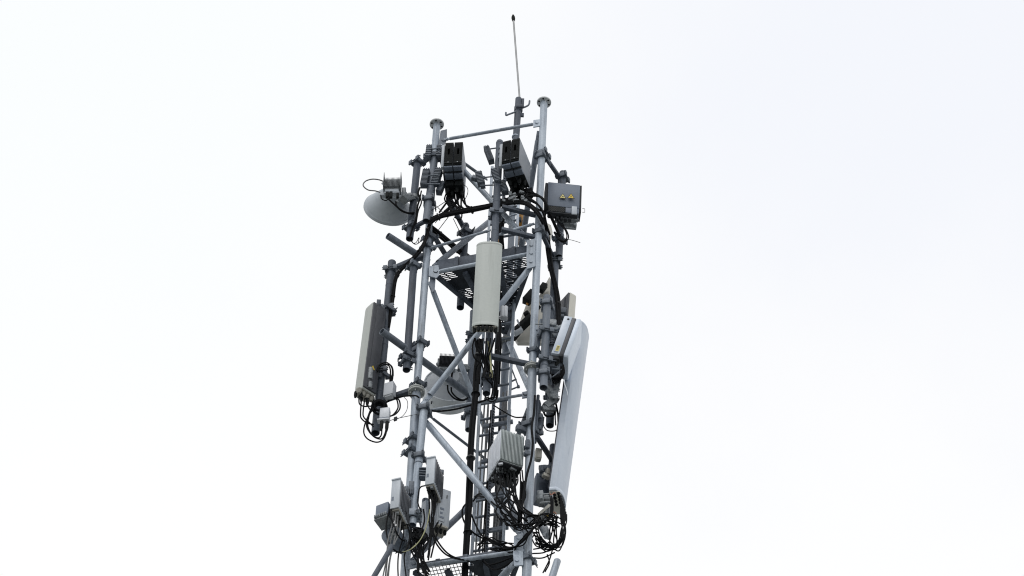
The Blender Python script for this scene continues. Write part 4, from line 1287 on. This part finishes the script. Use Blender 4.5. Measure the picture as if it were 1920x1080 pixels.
# pipe strapped on the right leg's inner side, gear stack above it
t = thing('equipment_stack', 'stack of dark fittings between right leg and the long antenna top', 'fittings', P(1006, 800, -.3))
m = MB()
for px, py, w, h in ((1007, 770, .08, .3), (1010, 790, .1, .2), (1008, 806, .11, .14), (1004, 775, .06, .4)):
    m.box(P(px, py, -.22), *frame(15), Z, w, .07, h, .01)
m.tube(P(1009, 742, -.3), P(1003, 830, -.3), .02, 10)
m.build('housing', GALVD, t)
for px, py in ((1011, 803), (1007, 810), (1012, 781), (1015, 812)): MB().box(P(px, py, -.3), *frame(25), Z, .05, .03, .06, .006).build('clip', STEEL, t)
tg = thing('cable_tangle', 'thick knot of black cables around the lower right leg', 'cable', P(990, 985, -.5))
rnd = random.Random(17)
def wob(pts, a): return [(x + rnd.uniform(-a, a), y + rnd.uniform(-a, a), Y + rnd.uniform(-.03, .03)) for x, y, Y in pts]


for k in range(5):
    jumper(tg, wob([(944, 970, -.45), (956, 981, -.5), (975, 988, -.52), (995, 984, -.52), (1008, 970, -.5), (1024, 968, -.44), (1048, 976, -.36)], 7), .008)
for k in range(5):
    jumper(tg, wob([(1046, 984, -.40), (1022, 978, -.48), (1005, 986, -.52), (990, 1004, -.52), (975, 1019, -.48), (955, 1030, -.4), (925, 1026, -.2)], 6), .008)
for k in range(8):
    jumper(tg, wob([(898, 1024, 0), (912, 1013, -.1), (935, 1018, -.2), (955, 1022, -.3), (968, 1026, -.4)], 7), .007)
for k in range(4):
    jumper(tg, wob([(962, 905, -.42), (968, 930, -.46), (985, 955, -.52), (1004, 972, -.5), (1020, 980, -.46)], 7), .0085)
jumper(tg, [(985, 975, -.52), (990, 968, -.52), (1003, 971, -.52), (1003, 980, -.52), (992, 986, -.52)], .012)
for k, s_ in enumerate(([(890, 932, .1), (900, 926, 0), (918, 931, -.2), (935, 942, -.4), (950, 955, -.5), (962, 970, -.5), (970, 985, -.5)],
                        [(887, 940, .1), (896, 930, 0), (914, 935, -.2), (930, 948, -.4), (945, 954, -.5), (958, 970, -.5), (968, 992, -.5)],
                        [(884, 965, 0), (890, 980, 0), (902, 1002, -.05), (920, 1016, -.1), (945, 1021, -.2)],
                        [(875, 943, 0), (867, 955, 0), (869, 975, 0), (880, 992, 0), (895, 1004, 0), (915, 1014, 0)],
                        [(900, 1042, -.2), (915, 1058, -.3), (935, 1055, -.4), (960, 1045, -.45)],
                        [(905, 1052, -.2), (925, 1068, -.3), (945, 1062, -.4), (962, 1050, -.45)],
                        [(862, 1048, -.1), (885, 1054, -.1), (900, 1058, -.1)])):
    jumper(tg, [p for p in s_], .010)
for s_ in ([(998, 1038, -.3), (1020, 1036, -.3), (1036, 1026, -.3), (1044, 1018, -.3)], [(998, 1046, -.3), (1018, 1046, -.3), (1040, 1036, -.3)], [(1000, 1030, -.3), (1018, 1026, -.3), (1030, 1016, -.3)],
           [(1026, 1040, -.3), (1030, 1055, -.3), (1022, 1072, -.3)], [(1036, 1030, -.3), (1030, 1050, -.3), (1018, 1074, -.3)]):
    jumper(tg, list(s_), .008)

# ------------------------------------------------------------------ light clamp at the foot of the lower left pipe
tl = thing('pipe_clamp', 'bright bolted clamp block near the foot of the lower left pipe', 'clamp', P(775, 968, -.2))
cc = P(775, 966, -.14)
m = MB()
m.lathe(cc - Z * .05, Z, [(.048, 0), (.06, .004), (.06, .096), (.048, .1)], 18)
m.box(cc - Y1 * .035 + X1 * .0, X1, Y1, Z, .20, .05, .10, .006); m.box(cc + Y1 * .045, X1, Y1, Z, .20, .03, .12, .006)
m.build('jaw', GALV, tl)
for ex in (-.08, .08):
    for ez in (-.03, .03):
        MB().lathe(cc - Y1 * .06 + X1 * ex + Z * ez, -Y1, [(.014, 0), (.014, .014), (.007, .015), (.007, .03)], 6).build('bolt', STEEL, tl)

# ------------------------------------------------------------------ cable trunks
def trunk(label, strands, name='cable_bundle', cat='cable bundle', mt=None):
    t = thing(name, label, cat, P(*strands[0][0][-1]))
    for s_, r in strands: jumper(t, s_, r, mt)
    if len(strands) >= 4 and mt is None:
        n = len(strands[0][0])
        for i in range(1, n - 1, 2):
            q = [P(*s_[i]) for s_, r in strands if len(s_) == n]
            c = sum(q, Vector()) / len(q)
            d = P(*strands[0][0][i + 1]) - P(*strands[0][0][i - 1])
            rr = max((p - c).length for p in q) * .62 + .010
            MB().lathe(c, d, [(rr * .9, -.004), (rr, -.003), (rr, .004), (rr * .9, .005)], 12).build('cable_tie', CGREY if i % 4 == 1 else RBLACK, t)
    return t


def bundle(pts, n, spread, r, seed):
    rnd = random.Random(seed)
    out = []
    for k in range(n):
        dx, dy, dY = rnd.uniform(-spread, spread), rnd.uniform(-spread, spread), rnd.uniform(-.03, .03)
        out.append(([(x + dx + rnd.uniform(-.8, .8), y + dy + rnd.uniform(-.8, .8), Y + dY) for x, y, Y in pts], r * rnd.uniform(.8, 1.15)))
    return out


trunk('thick black vertical cable trunk running down the middle of the tower',
      bundle([(899, 640, -.1), (897, 668, -.12), (893, 700, -.12), (891, 740, -.12), (885, 800, -.12), (882, 860, -.1), (880, 920, -.08), (876, 1000, -.05), (871, 1090, -.05)], 9, 3.6, .020, 2))
trunk('black cable bundle beside the toothed ladder rail below the central antenna',
      bundle([(936, 620, .1), (932, 660, .1), (930, 700, .1), (929, 740, .15)], 4, 2.2, .018, 3) + bundle([(938, 600, .15), (938, 650, .15), (935, 720, .2)], 2, 1, .014, 4))
trunk('heavy black cable bundle bridging from left leg to the central pipe',
      bundle([(806, 416, -.15), (822, 406, -.18), (850, 399, -.2), (885, 393, -.28), (920, 386, -.4), (945, 378, -.42)], 8, 2.6, .018, 5))
trunk('black cable bundle sweeping down left from the leg to leftmost pipe',
      bundle([(808, 410, -.12), (803, 430, -.1), (797, 452, -.1), (786, 472, -.1), (768, 490, -.04), (750, 508, .04), (741, 526, .08), (737, 555, .12), (733, 585, .14), (728, 612, .16)], 4, 1.7, .016, 6))
trunk('broad black cable bundle slanting behind left leg toward the platform',
      bundle([(812, 428, .0), (826, 440, .1), (845, 456, .25), (862, 470, .4), (885, 486, .5)], 7, 4.0, .020, 7))
trunk('black cable bundle arching from central pipe down the right side',
      bundle([(938, 384, -.42), (965, 378, -.45), (988, 381, -.5), (1006, 395, -.52), (1019, 417, -.46), (1025, 440, -.2), (1029, 470, -.1), (1034, 505, -.05), (1042, 540, -.02), (1047, 570, -.02), (1048, 610, -.02), (1045, 650, -.04), (1043, 685, -.06), (1040, 715, -.08)], 6, 2.4, .018, 8))
trunk('black cable bundle dropping behind the central pipe above the antenna',
      bundle([(944, 396, .0), (941, 420, .05), (940, 445, .1), (943, 480, .2)], 4, 2.4, .018, 9))
trunk('black cable running down the face of the lower right leg',
      [([(1003, 742, -.5), (1001, 775, -.5), (997, 800, -.52), (999, 830, -.52), (996, 860, -.52), (988, 890, -.5), (983, 920, -.5), (978, 960, -.5)], .014)])
trunk('upright black cable pack left of the lower right leg',
      bundle([(980, 905, -.3), (977, 940, -.34), (974, 978, -.36)], 5, 3, .016, 10))
trunk('cable strapped along the middle cross bar of the tower',
      [([(800, 765, .0), (815, 771, -.0), (850, 768, -.05), (885, 759, -.1), (905, 752, -.14), (925, 745, -.16)], .011),
       ([(926, 760, -.1), (945, 772, -.2), (965, 782, -.2), (985, 782, -.3)], .008)])
trunk('grey feeder cables strapped upright behind the lower ladder',
      bundle([(912, 745, .62), (908, 820, .62), (903, 900, .62), (898, 980, .62), (893, 1080, .62)], 4, 4.5, .010, 14), 'feeder_bundle', mt=CGREY)
trunk('thin black cables hanging along the toothed middle rail of the ladder',
      bundle([(921, 770, .42), (918, 830, .42), (914, 900, .42), (909, 980, .42), (905, 1060, .42)], 3, 3.2, .008, 16), 'feeder_bundle')
trunk('loose grey feeder cables hanging behind the right ladder rail',
      bundle([(946, 738, .62), (944, 800, .62), (935, 900, .62), (929, 980, .62), (925, 1080, .62)], 4, 5.5, .011, 15), 'feeder_bundle', mt=CGREY)
rnd = random.Random(40)
hw = thing('hanging_wires', 'thin wires hanging below the heavy bridging bundle', 'wire', P(830, 420, -.1))
for s_ in ([(842, 405, -.1), (826, 426, -.1), (820, 434, -.1)], [(840, 404, -.1), (822, 412, -.1), (816, 418, -.1)], [(850, 410, -.1), (862, 434, -.1), (868, 440, -.1)], [(838, 376, -.1), (820, 388, -.12), (806, 396, -.12)],
           [(770, 445, .1), (771, 452, .1), (778, 458, .1), (786, 455, .1), (790, 448, .1)], [(770, 446, .1), (775, 456, .1), (783, 457, .1), (786, 446, .1)], [(785, 446, .1), (780, 455, .1), (774, 456, .1)],
           [(818, 386, -.1), (840, 408, -.1)]):
    jumper(hw, list(s_), .0045)
jumper(hw, [(787, 352, .08), (784, 362, .06), (787, 372, .06), (783, 386, .06), (780, 410, .06), (772, 432, .06), (768, 446, .06)], .012)
jumper(hw, [(790, 358, .08), (788, 370, .06), (790, 380, .06), (784, 396, .06), (780, 420, .06)], .009)

# ------------------------------------------------------------------ sky and light
w = bpy.data.worlds.new('World')
sc.world = w
w.use_nodes = True
nt = w.node_tree
N, L = nt.nodes, nt.links
bg = N['Background']
SUN_EL, SUN_AZ = R(62), R(200)
sky = N.new('ShaderNodeTexSky'); sky.sky_type = 'NISHITA'; sky.sun_disc = False
sky.sun_elevation, sky.sun_rotation = SUN_EL, SUN_AZ
tc = N.new('ShaderNodeTexCoord')
nz = N.new('ShaderNodeTexNoise'); nz.inputs['Scale'].default_value = 2.2; nz.inputs['Detail'].default_value = 4; nz.inputs['Roughness'].default_value = .45
L.new(tc.outputs['Generated'], nz.inputs[0])
rp = N.new('ShaderNodeValToRGB')
rp.color_ramp.elements[0].position, rp.color_ramp.elements[1].position = .30, .62
rp.color_ramp.elements[0].color = (.99, .995, 1.005, 1); rp.color_ramp.elements[1].color = (1.01, 1.01, 1.01, 1)
L.new(nz.outputs[0], rp.inputs[0])
# a slightly thicker, lavender patch of cloud low over the right, a cooler thin one over the left
cur = rp.outputs[0]
for az, el, w0, w1, colr, st in ((9.5, 54, 8.5, 1.5, (.915, .935, .985, 1), 1.0), (-10, 53.5, 8, 1.5, (.965, .995, 1.0, 1), .8)):
    dv = Vector((math.sin(R(az)) * math.cos(R(el)), math.cos(R(az)) * math.cos(R(el)), math.sin(R(el))))
    nz2 = N.new('ShaderNodeTexNoise'); nz2.inputs['Scale'].default_value = 16; nz2.inputs['Detail'].default_value = 5
    L.new(tc.outputs['Generated'], nz2.inputs[0])
    dt = N.new('ShaderNodeVectorMath'); dt.operation = 'DISTANCE'; dt.inputs[1].default_value = dv
    L.new(tc.outputs['Generated'], dt.inputs[0])
    wob_ = N.new('ShaderNodeMath'); wob_.operation = 'MULTIPLY_ADD'; wob_.inputs[1].default_value = .10
    L.new(nz2.outputs[0], wob_.inputs[0]); L.new(dt.outputs['Value'], wob_.inputs[2])
    mr = N.new('ShaderNodeMapRange'); mr.interpolation_type = 'SMOOTHSTEP'
    mr.inputs[1].default_value = R(w0) + .05; mr.inputs[2].default_value = R(w1) + .05
    mr.inputs[3].default_value, mr.inputs[4].default_value = 0, st
    L.new(wob_.outputs[0], mr.inputs[0])
    mc = N.new('ShaderNodeMixRGB'); mc.inputs[2].default_value = colr
    L.new(mr.outputs[0], mc.inputs[0]); L.new(cur, mc.inputs[1])
    cur = mc.outputs[0]
sc10 = N.new('ShaderNodeVectorMath'); sc10.operation = 'SCALE'; sc10.inputs['Scale'].default_value = 10.2
L.new(cur, sc10.inputs[0])
mx = N.new('ShaderNodeMixRGB'); mx.inputs[0].default_value = .97
L.new(sky.outputs[0], mx.inputs[1]); L.new(sc10.outputs[0], mx.inputs[2])
L.new(mx.outputs[0], bg.inputs[0])
bg.inputs[1].default_value = .1
sd = bpy.data.lights.new('sun', 'SUN'); sd.energy = .6; sd.angle = R(14); sd.color = (1, .97, .93)
so = bpy.data.objects.new('sun', sd); COL.objects.link(so)
sv = Vector((math.sin(SUN_AZ) * math.cos(SUN_EL), math.cos(SUN_AZ) * math.cos(SUN_EL), math.sin(SUN_EL)))
so.rotation_euler = (-sv).to_track_quat('-Z', 'Y').to_euler()
so.location = (0, 0, 80)
sc.view_settings.view_transform = 'Standard'
sc.view_settings.look = 'None'
sc.view_settings.exposure = 0
sc.view_settings.gamma = 1
sc.render.film_transparent = False
sc.cycles.filter_width = 1.1
